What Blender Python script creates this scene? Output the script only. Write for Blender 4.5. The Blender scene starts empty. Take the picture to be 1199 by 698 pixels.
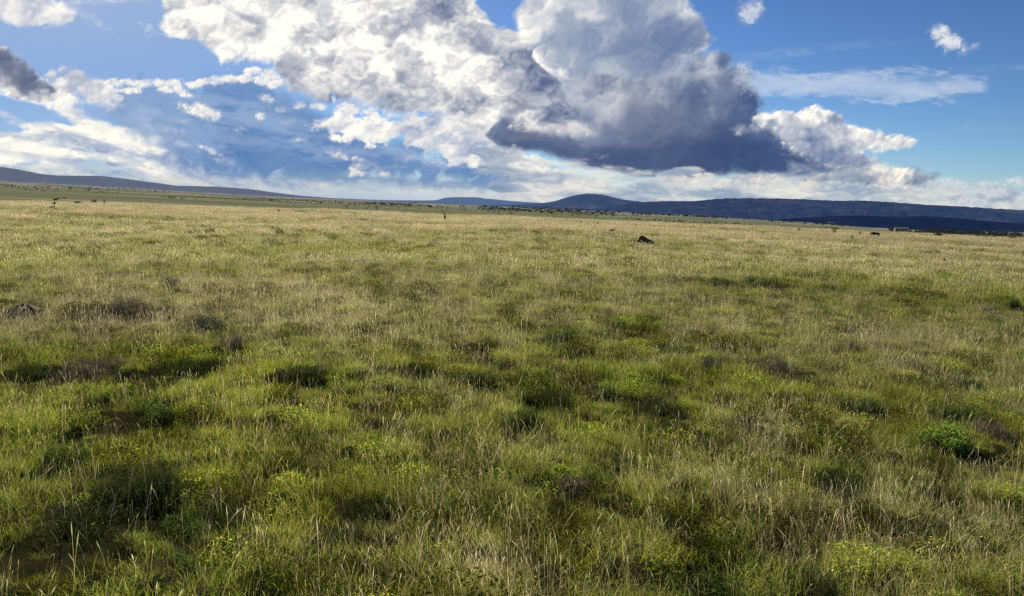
import bpy, math, random
import numpy as np
from mathutils import Vector, Matrix, Euler

random.seed(7)
RNG = np.random.default_rng(11)
SC = bpy.context.scene
COL = SC.collection
R = math.radians

# ------------------------------------------------------------------ camera
CAM_H = 2.6
F_PX = 866.0
PITCH, ROLL = R(7.25), R(2.1)
cam_rot = Matrix.Rotation(R(90) - PITCH, 3, 'X') @ Matrix.Rotation(ROLL, 3, 'Z')
ci = np.array(cam_rot)

def ray_dir(px, py):
    v = np.stack([(np.asarray(px, float) - 599.5) / F_PX, (349.0 - np.asarray(py, float)) / F_PX, -np.ones_like(np.asarray(px, float))], -1)
    d = v @ ci.T
    return d / np.linalg.norm(d, axis=-1, keepdims=True)

def horizon_y(px):
    # photo row of the true horizon in a given photo column
    a, b = (px - 599.5) / F_PX, 1.0
    # solve dir.z = 0 for v
    # dz = ci[2,0]*a + ci[2,1]*v - ci[2,2]
    v = (ci[2, 2] - ci[2, 0] * a) / ci[2, 1]
    return 349.0 - v * F_PX

cam = bpy.data.cameras.new('camera')
cam.sensor_width = 36.0
cam.lens = F_PX / 1199.0 * 36.0
cam.clip_start = 0.1
cam.clip_end = 200000.0
camo = bpy.data.objects.new('camera', cam)
camo.matrix_world = Matrix.Translation((0, 0, CAM_H)) @ cam_rot.to_4x4()
COL.objects.link(camo)
SC.camera = camo

# ------------------------------------------------------------------ noise
def _tile(seed, n=256, lo=10, hi=40):
    r = np.random.default_rng(seed)
    f = np.fft.rfft2(r.standard_normal((n, n)))
    ky = np.fft.fftfreq(n)[:, None] * n
    kx = np.fft.rfftfreq(n)[None, :] * n
    k = np.hypot(kx, ky)
    m = np.exp(-((k - (lo + hi) / 2) / ((hi - lo) / 2)) ** 2)
    t = np.fft.irfft2(f * m, s=(n, n))
    return (t / t.std()).astype(np.float32)
TILES = [_tile(100 + i) for i in range(6)]      # feature size ~ 10 cells

def band(u, v, k=0):
    t = TILES[k % 6]; n = 256
    u = u * 10.0; v = v * 10.0                  # one unit = one feature
    iu = np.floor(u); iv = np.floor(v)
    fu = u - iu; fv = v - iv
    iu = iu.astype(np.int64) % n; iv = iv.astype(np.int64) % n
    ju = (iu + 1) % n; jv = (iv + 1) % n
    return (t[iv, iu] * (1 - fu) + t[iv, ju] * fu) * (1 - fv) + (t[jv, iu] * (1 - fu) + t[jv, ju] * fu) * fv

def fbm(u, v, octv=5, gain=0.5, k=0, bill=False):
    s = 0.0; a = 1.0; n = 0.0
    c, sn = math.cos(0.6), math.sin(0.6)
    for o in range(octv):
        b = band(u + 3.7 * o, v + 7.1 * o, k + o)
        if bill: b = 1.1 - np.abs(b) * 1.5
        s = s + a * b; n += a
        a *= gain
        u, v = (u * c - v * sn) * 2.03, (u * sn + v * c) * 2.03
    return s / n

def sstep(a, b, x):
    t = np.clip((x - a) / (b - a), 0, 1)
    return t * t * (3 - 2 * t)

def lin(c):
    c = np.asarray(c, float) / 255.0
    return np.where(c <= 0.04045, c / 12.92, ((c + 0.055) / 1.055) ** 2.4)

# ------------------------------------------------------------------ object helpers
def tag(o, label=None, cat=None, group=None, kind=None):
    if label: o['label'] = label
    if cat: o['category'] = cat
    if group: o['group'] = group
    if kind: o['kind'] = kind
    return o

def np_mesh(name, V, F, attrs=None, smooth=False):
    """V (n,3), F (m,k) quads or tris"""
    V = np.asarray(V, np.float32); F = np.asarray(F, np.int32)
    m = bpy.data.meshes.new(name)
    m.vertices.add(len(V)); m.vertices.foreach_set('co', V.ravel())
    k = F.shape[1]
    m.loops.add(F.size); m.loops.foreach_set('vertex_index', F.ravel())
    m.polygons.add(len(F)); m.polygons.foreach_set('loop_start', np.arange(0, F.size, k, dtype=np.int32))
    if smooth: m.polygons.foreach_set('use_smooth', np.ones(len(F), bool))
    m.update(calc_edges=True)
    for nm, (typ, arr) in (attrs or {}).items():
        a = m.attributes.new(nm, typ, 'POINT')
        key = {'FLOAT': 'value', 'FLOAT_COLOR': 'color', 'FLOAT_VECTOR': 'vector'}[typ]
        a.data.foreach_set(key, np.asarray(arr, np.float32).ravel())
    return m

def put(name, mesh, mat=None, parent=None, loc=None):
    o = bpy.data.objects.new(name, mesh)
    if mat is not None: mesh.materials.append(mat)
    COL.objects.link(o)
    if parent is not None: o.parent = parent
    if loc is not None: o.location = loc
    return o

def grid_faces(nr, nc):
    i = np.arange(nr * nc).reshape(nr, nc)
    return np.stack([i[:-1, :-1], i[:-1, 1:], i[1:, 1:], i[1:, :-1]], -1).reshape(-1, 4)

class NT:
    """tiny node helper"""
    def __init__(s, name):
        s.m = bpy.data.materials.new(name); s.m.use_nodes = True
        s.t = s.m.node_tree; s.t.nodes.clear()
        s.out = s.t.nodes.new('ShaderNodeOutputMaterial')
    def n(s, typ, inputs=None, **kw):
        nd = s.t.nodes.new(typ)
        for k, v in kw.items(): setattr(nd, k, v)
        for k, v in (inputs or {}).items():
            if isinstance(v, bpy.types.NodeSocket): s.t.links.new(v, nd.inputs[k])
            else: nd.inputs[k].default_value = v
        return nd
    def math(s, op, a, b=0.0, clamp=False):
        nd = s.n('ShaderNodeMath', operation=op, use_clamp=clamp)
        for i, v in enumerate((a, b)):
            if isinstance(v, bpy.types.NodeSocket): s.t.links.new(v, nd.inputs[i])
            else: nd.inputs[i].default_value = v
        return nd.outputs[0]
    def mix(s, f, a, b, mode='MIX'):
        nd = s.n('ShaderNodeMix', data_type='RGBA', blend_type=mode)
        for i, v in ((0, f), (6, a), (7, b)):
            if isinstance(v, bpy.types.NodeSocket): s.t.links.new(v, nd.inputs[i])
            else: nd.inputs[i].default_value = v if i == 0 else (tuple(v) + (1,))[:4]
        return nd.outputs[2]
    def attr(s, name, typ='GEOMETRY'):
        return s.n('ShaderNodeAttribute', attribute_name=name, attribute_type=typ)
    def noise(s, vec, scale, detail=4, rough=0.55):
        nd = s.n('ShaderNodeTexNoise', {'Scale': scale, 'Detail': detail, 'Roughness': rough})
        if vec is not None: s.t.links.new(vec, nd.inputs['Vector'])
        return nd.outputs['Fac']
    def ramp(s, f, stops):
        nd = s.n('ShaderNodeValToRGB'); s.t.links.new(f, nd.inputs[0])
        e = nd.color_ramp.elements
        while len(e) < len(stops): e.new(0.5)
        for el, (p, c) in zip(e, stops): el.position = p; el.color = (tuple(c) + (1,))[:4]
        return nd.outputs[0]
    def finish(s, sh):
        s.t.links.new(sh, s.out.inputs['Surface']); return s.m
# ------------------------------------------------------------------ sun and sky
SUN_AZ, SUN_EL = R(-24), R(33)      # azimuth measured from +Y towards +X
world = bpy.data.worlds.new('World'); SC.world = world
world.use_nodes = True
wt = world.node_tree; wt.nodes.clear()
wo = wt.nodes.new('ShaderNodeOutputWorld'); wb = wt.nodes.new('ShaderNodeBackground')
sk = wt.nodes.new('ShaderNodeTexSky'); sk.sky_type = 'NISHITA'; sk.sun_disc = False
sk.sun_elevation = SUN_EL; sk.sun_rotation = SUN_AZ
sk.altitude = 1600; sk.air_density = 1.0; sk.dust_density = 0.3; sk.ozone_density = 4.0
wb.inputs['Strength'].default_value = 0.035
gm = wt.nodes.new('ShaderNodeGamma'); gm.inputs[1].default_value = 1.45
wt.links.new(sk.outputs[0], gm.inputs[0]); wt.links.new(gm.outputs[0], wb.inputs[0]); wt.links.new(wb.outputs[0], wo.inputs[0])

sd = bpy.data.lights.new('sun', 'SUN'); sd.energy = 5.0; sd.angle = R(0.53); sd.color = (1.0, 0.90, 0.74)
so = bpy.data.objects.new('sun', sd); COL.objects.link(so)
sdir = Vector((math.sin(SUN_AZ) * math.cos(SUN_EL), math.cos(SUN_AZ) * math.cos(SUN_EL), math.sin(SUN_EL)))
so.rotation_euler = sdir.to_track_quat('Z', 'Y').to_euler()
so.location = (0, 0, 60)

SC.view_settings.view_transform = 'Standard'; SC.view_settings.look = 'None'; SC.view_settings.exposure = 0

# ------------------------------------------------------------------ clouds: a far backdrop band in directions round the place
AZ = np.radians(np.arange(-46, 46.01, 0.062)); EL = np.radians(np.arange(-1.2, 23.0, 0.062))
A_, E_ = np.meshgrid(AZ, EL)
D_ = np.stack([np.sin(A_) * np.cos(E_), np.cos(A_) * np.cos(E_), np.sin(E_)], -1)
dc = D_ @ ci                                    # into a tangent chart of the sky, for the cloud table below
X = 599.5 + F_PX * dc[..., 0] / -dc[..., 2]
Y = 349.0 - F_PX * dc[..., 1] / -dc[..., 2]
HOR = horizon_y(X)
RGB = np.zeros(X.shape + (3,)); ALP = np.zeros(X.shape)

def over(col, a):
    global RGB, ALP
    a = np.clip(a, 0, 1)
    na = a + ALP * (1 - a)
    RGB = np.where(na[..., None] > 1e-5, (col * a[..., None] + RGB * (ALP * (1 - a))[..., None]) / np.maximum(na, 1e-5)[..., None], RGB)
    ALP = na

def _worley(seed, n=384, cells=12):
    r = np.random.default_rng(seed); c = n // cells
    P = r.random((cells, cells, 2)); yy, xx = np.mgrid[0:n, 0:n]; d = np.full((n, n), 1e9)
    cy, cx = yy // c, xx // c
    for oy in (-1, 0, 1):
        for ox in (-1, 0, 1):
            j, i = cy + oy, cx + ox
            p = P[j % cells, i % cells]
            d = np.minimum(d, ((i + p[..., 0]) - xx / c) ** 2 + ((j + p[..., 1]) - yy / c) ** 2)
    return np.clip(1 - d / 0.75, 0, 1).astype(np.float32)
WT = [_worley(300 + i) for i in range(4)]

def puff(u, v, k=0):
    """rounded cauliflower bumps, one per unit cell"""
    t = WT[k % 4]; n = 384; u = u * 32.0; v = v * 32.0
    iu = np.floor(u); iv = np.floor(v); fu = u - iu; fv = v - iv
    iu = iu.astype(np.int64) % n; iv = iv.astype(np.int64) % n; ju = (iu + 1) % n; jv = (iv + 1) % n
    return (t[iv, iu] * (1 - fu) + t[iv, ju] * fu) * (1 - fv) + (t[jv, iu] * (1 - fu) + t[jv, ju] * fu) * fv

def blur(h):
    p = np.pad(h, 1, mode='edge')
    p = (p[:-2] + 2 * p[1:-1] + p[2:]) / 4
    return (p[:, :-2] + 2 * p[:, 1:-1] + p[:, 2:]) / 4

def poly_sdf(P, x, y):
    P = np.asarray(P, float); n = len(P)
    d = np.full(x.shape, 1e9); ins = np.zeros(x.shape, bool)
    for i in range(n):
        ax, ay = P[i]; bx, by = P[(i + 1) % n]
        ex, ey = bx - ax, by - ay
        wx, wy = x - ax, y - ay
        t = np.clip((wx * ex + wy * ey) / (ex * ex + ey * ey + 1e-9), 0, 1)
        d = np.minimum(d, (wx - ex * t) ** 2 + (wy - ey * t) ** 2)
        c = ((ay > y) != (by > y)) & (x < (bx - ax) * (y - ay) / (by - ay + 1e-12) + ax)
        ins ^= c
    return np.where(ins, 1, -1) * np.sqrt(d)

def ell_sdf(Es, x, y):
    s = np.full(x.shape, -1e9)
    for e in Es:
        cx, cy, rx, ry = e[:4]; an = R(e[4]) if len(e) > 4 else 0
        u = (x - cx) * math.cos(an) + (y - cy) * math.sin(an); v = -(x - cx) * math.sin(an) + (y - cy) * math.cos(an)
        q = np.hypot(u / rx, v / ry)
        s = np.maximum(s, (1 - q) * min(rx, ry))
    return s

def layer(shape, lit=(250, 248, 240), shade=(120, 130, 155), amp=9, scale=26, soft=4, sx=1.0, sy=1.0, ang=0,
          tone=(), base=0.5, rim=0.5, rimw=6, relief=0.5, tex=0.0, cover=1.0, holes=0.0, opac=1.0, bottom=0.0, k=0, mist=False, tints=()):
    """one cloud body. tone = [(x, y, radius, brightness)], base the brightness elsewhere"""
    pts = np.array([p[:2] for p in shape], float)
    pad = 60 + (max(max(e[2], e[3]) for e in shape) if len(shape[0]) > 2 else 0)
    m = (X > pts[:, 0].min() - pad) & (X < pts[:, 0].max() + pad) & (Y > pts[:, 1].min() - pad) & (Y < pts[:, 1].max() + pad)
    r_ = np.where(m.any(1))[0]; c_ = np.where(m.any(0))[0]
    if len(r_) == 0 or len(c_) == 0: return
    S = np.s_[r_[0]:r_[-1] + 1, c_[0]:c_[-1] + 1]
    x, y = X[S], Y[S]
    s = poly_sdf(shape, x, y) if len(shape[0]) == 2 else ell_sdf(shape, x, y)
    ca, sa = math.cos(R(ang)), math.sin(R(ang))
    u = (x * ca + y * sa) / scale * sx; v = (-x * sa + y * ca) / scale * sy
    wu = fbm(u * 0.8 + 5, v * 0.8 + 9, 4, 0.5, k + 1); wv = fbm(u * 0.8 + 15, v * 0.8 + 2, 4, 0.5, k + 2)
    uu, vv = u + wu * 0.16, v + wv * 0.16
    bl = [puff(uu * f + 1.3 * i, vv * f + 4.1 * i, k + i) for i, f in enumerate((0.7, 1.6, 3.4, 7.0))]
    nb = (bl[0] + 0.5 * bl[1] + 0.22 * bl[2] + 0.08 * bl[3]) / 0.75 - 1.0
    nf = fbm(u * 0.8 + 31 + wu * .3, v * 0.8 + 7 + wv * .3, 5, 0.5, k + 3)
    n = 0.8 * nb + 0.35 * nf
    sp = s + amp * n - holes * amp * np.maximum(fbm(u * .55 + 50, v * .55, 5, .5, k + 4), -1) * 1.6
    a = sstep(-soft * .3, soft * (1.7 + 1.3 * np.clip(nf * 1.5, -1, 1.5)), sp)
    if mist: a = sstep(-soft, soft, s + amp * nf)
    # brightness
    xj, yj = x + wu * scale * .35, y + wv * scale * .35
    w = np.full(x.shape, 0.25); acc = base * w
    for (tx, ty, tr, tb) in tone:
        g = np.exp(-((xj - tx) ** 2 + ((yj - ty) * 1.25) ** 2) / (tr * tr)) * 1.6
        acc = acc + g * tb; w = w + g
    b = acc / w
    h = np.clip(s, 0, 25) * 0.2 + (bl[0] + 0.42 * bl[1] + 0.16 * bl[2] + 0.03 * bl[3]) * scale * 0.55
    h = blur(blur(h))
    gy, gx = np.gradient(h)                     # rows run upwards
    lx, ly = -0.55, 0.83                        # the sun stands up and to the left
    sh = -(gx * lx + gy * ly)
    sh = sh / (0.8 + np.abs(sh))
    kk = np.clip(0.18 + 1.15 * b, 0.15, 1.0)
    b = b + relief * 0.22 * kk * sh + tex * (1.0 * np.tanh(nf * 1.6) + 1.1 * np.tanh(1.8 * band(u * .42 + 3, v * .62 + 8, k + 2))) + relief * 0.22 * kk * (bl[0] - 0.45)
    rm = np.exp(-np.maximum(sp, 0) / rimw) * np.clip(0.55 + 0.6 * np.tanh(sh * 1.5), 0, 1.2)
    b = b + rim * rm
    b = np.clip(b, 0, 1.12)[..., None]
    shd = np.broadcast_to(lin(shade), x.shape + (3,)).copy()
    for (tx, ty, tr, c) in tints:
        g = np.exp(-((x - tx) ** 2 + ((y - ty) * 1.25) ** 2) / (tr * tr))[..., None]
        shd = shd * (1 - g) + lin(c) * g
    ps, pl = shd ** (1 / 2.2), lin(lit) ** (1 / 2.2)
    colr = (ps + (pl - ps) * b) ** 2.2
    full = np.zeros(X.shape); full[S] = a * opac * cover
    cf = np.zeros(X.shape + (3,)); cf[S] = colr
    over(cf, full)

CLOUDS = True
if CLOUDS:
    # pale haze over the horizon
    up = HOR - Y
    st = fbm(X / 160, (Y - 0.037 * X) / 16, 5, .55, 2)
    hz = np.clip(np.exp(-np.maximum(up, 0) / 26.0) * (0.95 + 0.12 * st), 0, 0.93)
    t = sstep(850, 1250, X)[..., None]
    hc = lin((186, 199, 216)) * (1 - t) + lin((150, 186, 222)) * t
    over(np.broadcast_to(hc, RGB.shape), hz * (1 - 0.35 * t[..., 0]))
    over(lin((158, 178, 208)) * (1 - sstep(0, 110, up))[..., None] + lin((112, 148, 204)) * sstep(0, 110, up)[..., None], 0.70 * (1 - sstep(100, 820, X)))
    over(np.broadcast_to(lin((178, 196, 222)), RGB.shape), .55 * np.exp(-(((X - 90) / 330) ** 2 + ((Y + 10) / 120) ** 2)))
    W = (250, 247, 240)
    # stratus streaks low on the left and in the middle
    layer([(-300,150),(0,148),(40,150),(70,136),(120,136),(170,147),(208,168),(214,184),(245,198),(310,211),(300,226),(160,212),(60,192),(-300,188)],
          lit=(247,245,236), shade=(140,160,196), amp=10, scale=28, sx=.45, sy=1.6, ang=11, soft=7, base=.62, rim=.25, relief=.7, tex=.26, holes=.8, k=1,
          tone=[(40,160,40,.95),(110,165,40,.9),(160,160,30,.8),(100,185,30,.35),(240,205,50,.45)])
    layer([(240,196),(300,206),(420,208),(520,212),(640,216),(700,236),(300,222)], lit=(226,222,214), shade=(150,172,200), amp=5, scale=40, sx=.4, sy=1.8, ang=3, soft=10,
          base=.55, rim=.2, relief=.4, tex=.15, holes=.3, k=2, opac=.75)
    layer([(0,196),(60,194),(150,202),(240,205),(330,210),(420,222),(300,224),(150,212)], lit=(236,230,214), shade=(150,168,198), amp=5, scale=30, sx=.5, sy=1.6, ang=6, soft=8,
          base=.5, rim=.3, relief=.8, tex=.2, holes=.4, k=5, opac=.8)
    # slate blue shower in the middle distance
    layer([(118,124),(135,104),(160,99),(205,101),(240,97),(290,92),(322,100),(345,118),(390,140),(450,162),(560,188),(650,200),(655,226),(560,219),(470,212),(400,209),(330,209),(250,206),(212,198),(190,170),(150,150)],
          lit=(176,196,224), shade=(84,124,178), amp=9, scale=70, soft=13, mist=True, base=.36, rim=.0, rimw=8, relief=.06, tex=.06, k=3, opac=.96,
          tone=[(150,120,40,.55),(250,150,45,.42),(290,190,60,.05),(400,190,70,.08),(560,200,60,.2),(180,175,30,.6)])
    layer([(330,196),(420,203),(470,207),(560,211),(640,214),(640,221),(520,219),(420,213),(330,207)], lit=(200,205,210), shade=(105,140,185), amp=4, scale=40, sx=.4, sy=2, soft=5, mist=True, base=.1, rim=0, relief=.1, k=4, opac=.7)
    layer([(150,132,60,9,4),(250,118,70,8,2),(220,158,80,10,6),(330,170,90,9,8),(420,178,60,6,8),(300,140,60,8,10)], lit=(190,208,232), shade=(140,166,206), amp=7, scale=36, sx=.45, sy=1.5, ang=6, soft=9, mist=True, base=.5, rim=0, relief=.3, tex=.15, k=4, opac=.42)
    layer([(190,150,16,3,10),(170,141,12,3),(205,142,9,2),(215,168,12,3,18),(262,188,12,2.5,10),(280,152,6,2),(330,128,6,2.5),(340,142,5,2),(450,196,14,2),(396,178,8,2,20),(520,192,14,2.5,4),(480,186,10,2)], lit=W, shade=(150,172,206), amp=4, scale=10, sx=.7, soft=5, base=.6, rim=.2, relief=.7, k=1, opac=.38)
    # silver lined crest of the shower
    layer([(104,103,12,4),(122,99,12,4),(138,97,12,3.5),(156,97,12,3),(172,99,10,3.5),(186,97,12,3.5),(200,98,12,4),(211,106,10,4,25),(224,99,10,3),(240,96,14,2.5),(258,93,14,2.5),(274,91,12,3),(290,92,12,4),(304,94,12,4,15),(316,88,10,7),(321,98,9,5),(150,106,11,2.5),(196,104,9,3),(296,83,8,4)],
          lit=W, shade=(150,168,200), amp=3.5, scale=9, soft=2.4, base=.74, rim=.5, rimw=3, relief=1.0, k=2)
    layer([(236,130,16,5,14)], lit=W, shade=(150,165,195), amp=6, scale=11, soft=4, base=.8, rim=.3, relief=.7, k=1)
    layer([(303,136,5,3.6)], lit=W, shade=(160,175,205), amp=3, scale=9, soft=3, base=.8, rim=.3, relief=.5, k=3)
    layer([(246,176,8,2.4,25)], lit=W, shade=(160,175,205), amp=3, scale=9, soft=3, base=.85, rim=.3, relief=.5, k=4)
    layer([(312,115,7,4,10)], lit=W, shade=(140,160,195), amp=3, scale=9, soft=4, base=.55, rim=.3, relief=.5, k=5)
    layer([(350,163,6,2)], lit=W, shade=(150,170,200), amp=2, scale=9, soft=4, base=.6, rim=.2, relief=.4, k=5, opac=.7)
    layer([(420,196,9,5),(428,203,15,2.5),(406,184,13,2,15)], lit=(240,236,226), shade=(150,170,200), amp=4, scale=13, soft=4, base=.7, rim=.3, relief=.8, k=2, opac=.9)
    # left edge: dark cloud with a bright rim, and its puffs
    layer([(-220,35),(-60,40),(-10,52),(10,57),(26,72),(46,90),(64,104),(68,120),(44,121),(14,112),(-40,104),(-220,100)], lit=W, shade=(98,108,138), amp=5, scale=34, soft=4,
          base=.08, rim=1.2, rimw=4.5, relief=.4, tex=.03, k=4, tone=[(0,106,20,.95),(44,118,12,.8),(20,82,30,.02),(45,100,14,.06)])
    layer([(62,88,8,6),(76,100,16,12,20),(88,92,20,10,25),(112,106,26,13,28),(72,118,20,9),(125,113,18,7,20)], lit=W, shade=(140,150,180), amp=6, scale=22, soft=5,
          base=.5, rim=.8, rimw=5, relief=.9, tex=.05, k=0, tone=[(95,98,16,.25),(72,122,16,.95),(120,112,14,.7)])
    # white cloud of the top left corner
    layer([(-300,-60),(40,-60),(62,4),(86,14),(84,22),(50,27),(10,25),(-40,24),(-300,10)], lit=W, shade=(150,162,192), amp=8, scale=24, soft=5, base=.78, rim=.35, relief=1, tex=.12, k=2, tone=[(20,22,26,.55)])
    layer([(110,1,50,3,-4),(100,18,20,4,30)], lit=W, shade=(180,195,220), amp=5, scale=22, sx=.5, soft=10, base=.8, rim=.1, relief=.3, k=3, opac=.55)
    # trail of puffs under the main mass
    layer([(364,149),(382,140),(396,124),(412,126),(432,134),(452,142),(480,136),(505,130),(530,128),(560,136),(590,150),(600,160),(615,178),(640,192),(650,200),(610,206),(585,196),(560,196),(520,184),(492,172),(468,164),(430,167),(398,160)],
          lit=W, shade=(136,152,190), amp=7, scale=14, sx=.9, sy=1.15, soft=4, base=.66, rim=.45, rimw=4, relief=1.1, tex=.12, holes=.45, k=3,
          tone=[(420,155,26,.95),(500,140,30,.45),(530,150,30,.7),(560,165,20,.35),(590,190,30,.85)])
    layer([(353,124,6,3),(371,125,9,3.2),(384,115,8,2,10)], lit=W, shade=(140,160,195), amp=3, scale=9, soft=3, base=.75, rim=.3, relief=.7, k=0)
    layer([(640,150,80,20,5),(600,150,50,16)], lit=(232,230,226), shade=(140,150,172), amp=6, scale=30, soft=7, base=.7, rim=.2, relief=.6, tex=.08, k=1)
    # main mass of white broken cloud
    layer([(178,30),(196,14),(188,-60),(600,-60),(560,-14),(548,2),(562,18),(571,30),(556,38),(580,42),(604,42),(618,48),(648,72),(676,104),(680,124),(690,140),(640,152),(600,146),(560,140),(520,132),(480,128),(440,124),(400,116),(366,108),(335,100),(328,86),(322,80),(300,58),(284,68),(262,66),(246,54),(214,40)],
          lit=W, shade=(112,124,154), amp=12, scale=36, sy=1.25, ang=12, soft=5, base=.66, rim=.32, rimw=4, relief=1.15, tex=.17, holes=.34, k=5,
          tone=[(250,15,50,.95),(330,30,50,.85),(300,5,20,.6),(365,68,22,.5),(335,80,16,.5),(410,42,46,.95),(505,6,26,.35),(475,22,18,.55),(485,75,36,1.0),(455,104,30,.30),(395,100,24,.42),(500,112,30,.34),(350,88,20,.5),(420,90,20,.75),
                (480,118,26,.5),(560,95,34,.98),(575,62,28,.38),(612,60,30,.30),(640,85,24,.15),(645,118,28,.08),(598,118,26,.30),(555,128,24,.6),(620,146,30,.75),(550,20,14,.9)],
          tints=[(640,100,60,(92,106,142))])
    # thunderhead, the high far part
    layer([(607,18),(616,4),(645,-8),(640,-80),(780,-80),(792,-20),(800,10),(818,28),(834,46),(815,60),(800,66),(790,90),(740,130),(690,140),(662,100),(640,78),(622,62),(612,44)],
          lit=W, shade=(104,124,164), amp=11, scale=54, soft=4, base=.28, rim=.8, rimw=7, relief=.95, tex=.03, k=1,
          tone=[(618,40,20,1.0),(640,10,20,.85),(655,50,26,.30),(690,50,34,.24),(675,12,22,.68),(735,30,38,.20),(780,5,20,.5),(790,50,34,.06),(760,80,30,.12),(700,95,30,.48),(650,80,16,.9),(705,40,9,.6)])
    # thunderhead, the near dark body and its nose
    layer([(655,96),(690,86),(716,92),(740,98),(770,88),(792,80),(800,66),(818,62),(850,66),(857,78),(872,86),(880,104),(884,128),(900,140),(925,150),(950,166),(976,186),(992,196),(960,203),(900,205),(820,205),(740,202),(690,196),(640,180),(590,172),(572,158),(590,142),(620,150),(660,158),(690,150),(672,130),(660,115)],
          lit=(236,236,236), shade=(64,86,130), amp=8, scale=60, soft=5, base=.16, rim=.34, rimw=6, relief=.70, tex=.02, k=3,
          tone=[(690,110,24,.72),(710,128,28,.55),(830,76,24,.72),(800,92,20,.58),(765,98,18,.62),(740,118,26,.42),(850,100,22,.28),(780,130,44,.27),(850,150,50,.12),(740,160,40,.18),(690,150,20,.5),
                (800,190,90,.03),(900,175,40,.06),(640,170,40,.12),(610,160,20,.2),(680,165,24,.2)],
          tints=[(800,188,70,(62,78,112)),(620,165,40,(84,98,132)),(740,120,60,(96,108,138))])
    layer([(590,166),(640,168),(700,172),(780,168),(860,164),(930,168),(978,188),(996,197),(950,202),(860,203),(760,202),(690,193),(630,180)],
          lit=(200,206,214), shade=(56,76,118), amp=4, scale=50, sx=.5, soft=7, mist=True, base=.06, rim=0, relief=.25, tex=.03, k=2, opac=.75)
    layer([(893,146,13,10),(908,152,13,10),(925,160,14,10),(946,172,14,9),(965,184,15,8),(984,193,15,5),(880,120,12,14),(866,92,12,10)], lit=(226,228,232), shade=(58,80,126), amp=8, scale=20, soft=4, base=.10, rim=.34, rimw=5, relief=.9, k=2, tone=[(868,90,12,.4)])
    layer([(625,146),(660,138),(690,146),(700,158),(676,160),(640,154),(590,150),(600,144)], lit=W, shade=(150,155,170), amp=5, scale=24, soft=7, base=.6, rim=.2, relief=.6, k=4, opac=.85)
    layer([(868,152,9,5),(886,150,7,4)], lit=W, shade=(110,130,165), amp=4, scale=10, soft=5, base=.5, rim=.2, relief=.6, k=4, opac=.6)
    # low pale cloud under the thunderhead
    layer([(556,170),(600,176),(650,192),(700,200),(780,206),(900,206),(1000,204),(1060,212),(1120,216),(1180,228),(1250,262),(600,244),(566,200)],
          lit=(236,232,222), shade=(128,150,182), amp=9, scale=26, sx=.45, sy=1.6, ang=3, soft=7, base=.5, rim=.3, relief=.6, tex=.2, holes=.75, k=0, opac=.9,
          tone=[(620,188,30,.8),(590,200,24,.2),(690,210,40,.6),(760,222,50,.5),(850,214,24,.8),(860,225,60,.6),(1000,226,60,.5),(790,204,60,.3)])
    layer([(800,212,20,5),(824,210,16,6),(850,213,20,6),(880,216,16,4),(905,211,24,6),(950,216,20,6),(690,214,26,4)], lit=(238,232,220), shade=(150,162,182), amp=4, scale=12, soft=4, base=.7, rim=.3, relief=1, k=1, opac=.85)
    layer([(930,186),(990,190),(1040,198),(1095,206),(1088,214),(1030,215),(980,210),(920,205)], lit=(214,216,220), shade=(88,108,148), amp=8, scale=26, sx=.5, sy=1.5, ang=4, soft=7, mist=True, base=.22, rim=0, relief=.6, tex=.12, k=0, opac=.75)
    # small cumulus to the right
    layer([(884,138),(896,130),(912,132),(930,130),(946,127),(956,126),(966,133),(982,134),(996,147),(1010,152),(1040,158),(1074,166),(1060,172),(1034,174),(1010,178),(1030,192),(1006,198),(960,192),(930,176),(905,156)],
          lit=W, shade=(84,106,150), amp=6, scale=17, soft=4, base=.5, rim=.7, rimw=4, relief=1.1, tex=.05, k=2,
          tone=[(900,134,12,.95),(950,132,14,.95),(985,142,14,.25),(930,145,14,.5),(930,162,20,.55),(1010,160,22,.9),(1045,166,20,.72),(960,180,26,.15),(1000,190,24,.25),(905,155,10,.4),(976,165,12,.7)])
    layer([(960,206),(984,198),(1000,196),(1040,194),(1066,200),(1094,206),(1082,218),(1040,220),(1000,214),(940,212)], lit=(244,238,226), shade=(84,106,150), amp=5, scale=16, soft=4, base=.45, rim=.5, relief=1, tex=.05, k=4,
          tone=[(1045,200,18,.95),(1084,212,14,.1),(1000,208,20,.25),(960,208,14,.4)])
    layer([(1110,216,26,6),(1130,222,26,6),(1150,216,14,4),(1160,226,22,5),(1140,236,20,5),(1192,212,14,5),(1215,230,30,6)], lit=(232,230,226), shade=(160,180,205), amp=4, scale=14, soft=5, base=.6, rim=.3, relief=.8, k=5, opac=.8)
    # cirrus streak and single puffs
    layer([(868,92),(900,84),(960,86),(1010,82),(1050,90),(1100,92),(1150,97),(1148,108),(1110,116),(1040,116),(960,114),(890,108)], lit=(225,230,238), shade=(150,180,220), amp=7, scale=34, sx=.42, sy=1.7, ang=3, soft=9, mist=True,
          base=.6, rim=0, relief=.3, tex=.12, k=3, opac=.60)
    layer([(1100,88,60,3,1),(940,60,70,4,-6),(1170,150,40,4),(1190,80,60,3,-4)], lit=(215,225,238), shade=(150,180,220), amp=4, scale=30, sx=.4, sy=1.6, soft=14, base=.5, rim=0, relief=.2, k=1, opac=.22)
    layer([(879,13,12,12)], lit=W, shade=(120,150,200), amp=8, scale=13, soft=9,  base=.65, rim=.1, relief=.6, k=1, opac=.8)
    layer([(1102,39,10,6),(1112,48,14,7,30),(1122,54,10,4)], lit=W, shade=(140,165,205), amp=8, scale=13, soft=7, base=.75, rim=.2, relief=.6, k=2, opac=.95)
    layer([(872,78,10,7)], lit=W, shade=(150,170,205), amp=4, scale=12, soft=8, base=.5, rim=.1, relief=.4, k=3, opac=.7)
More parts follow.
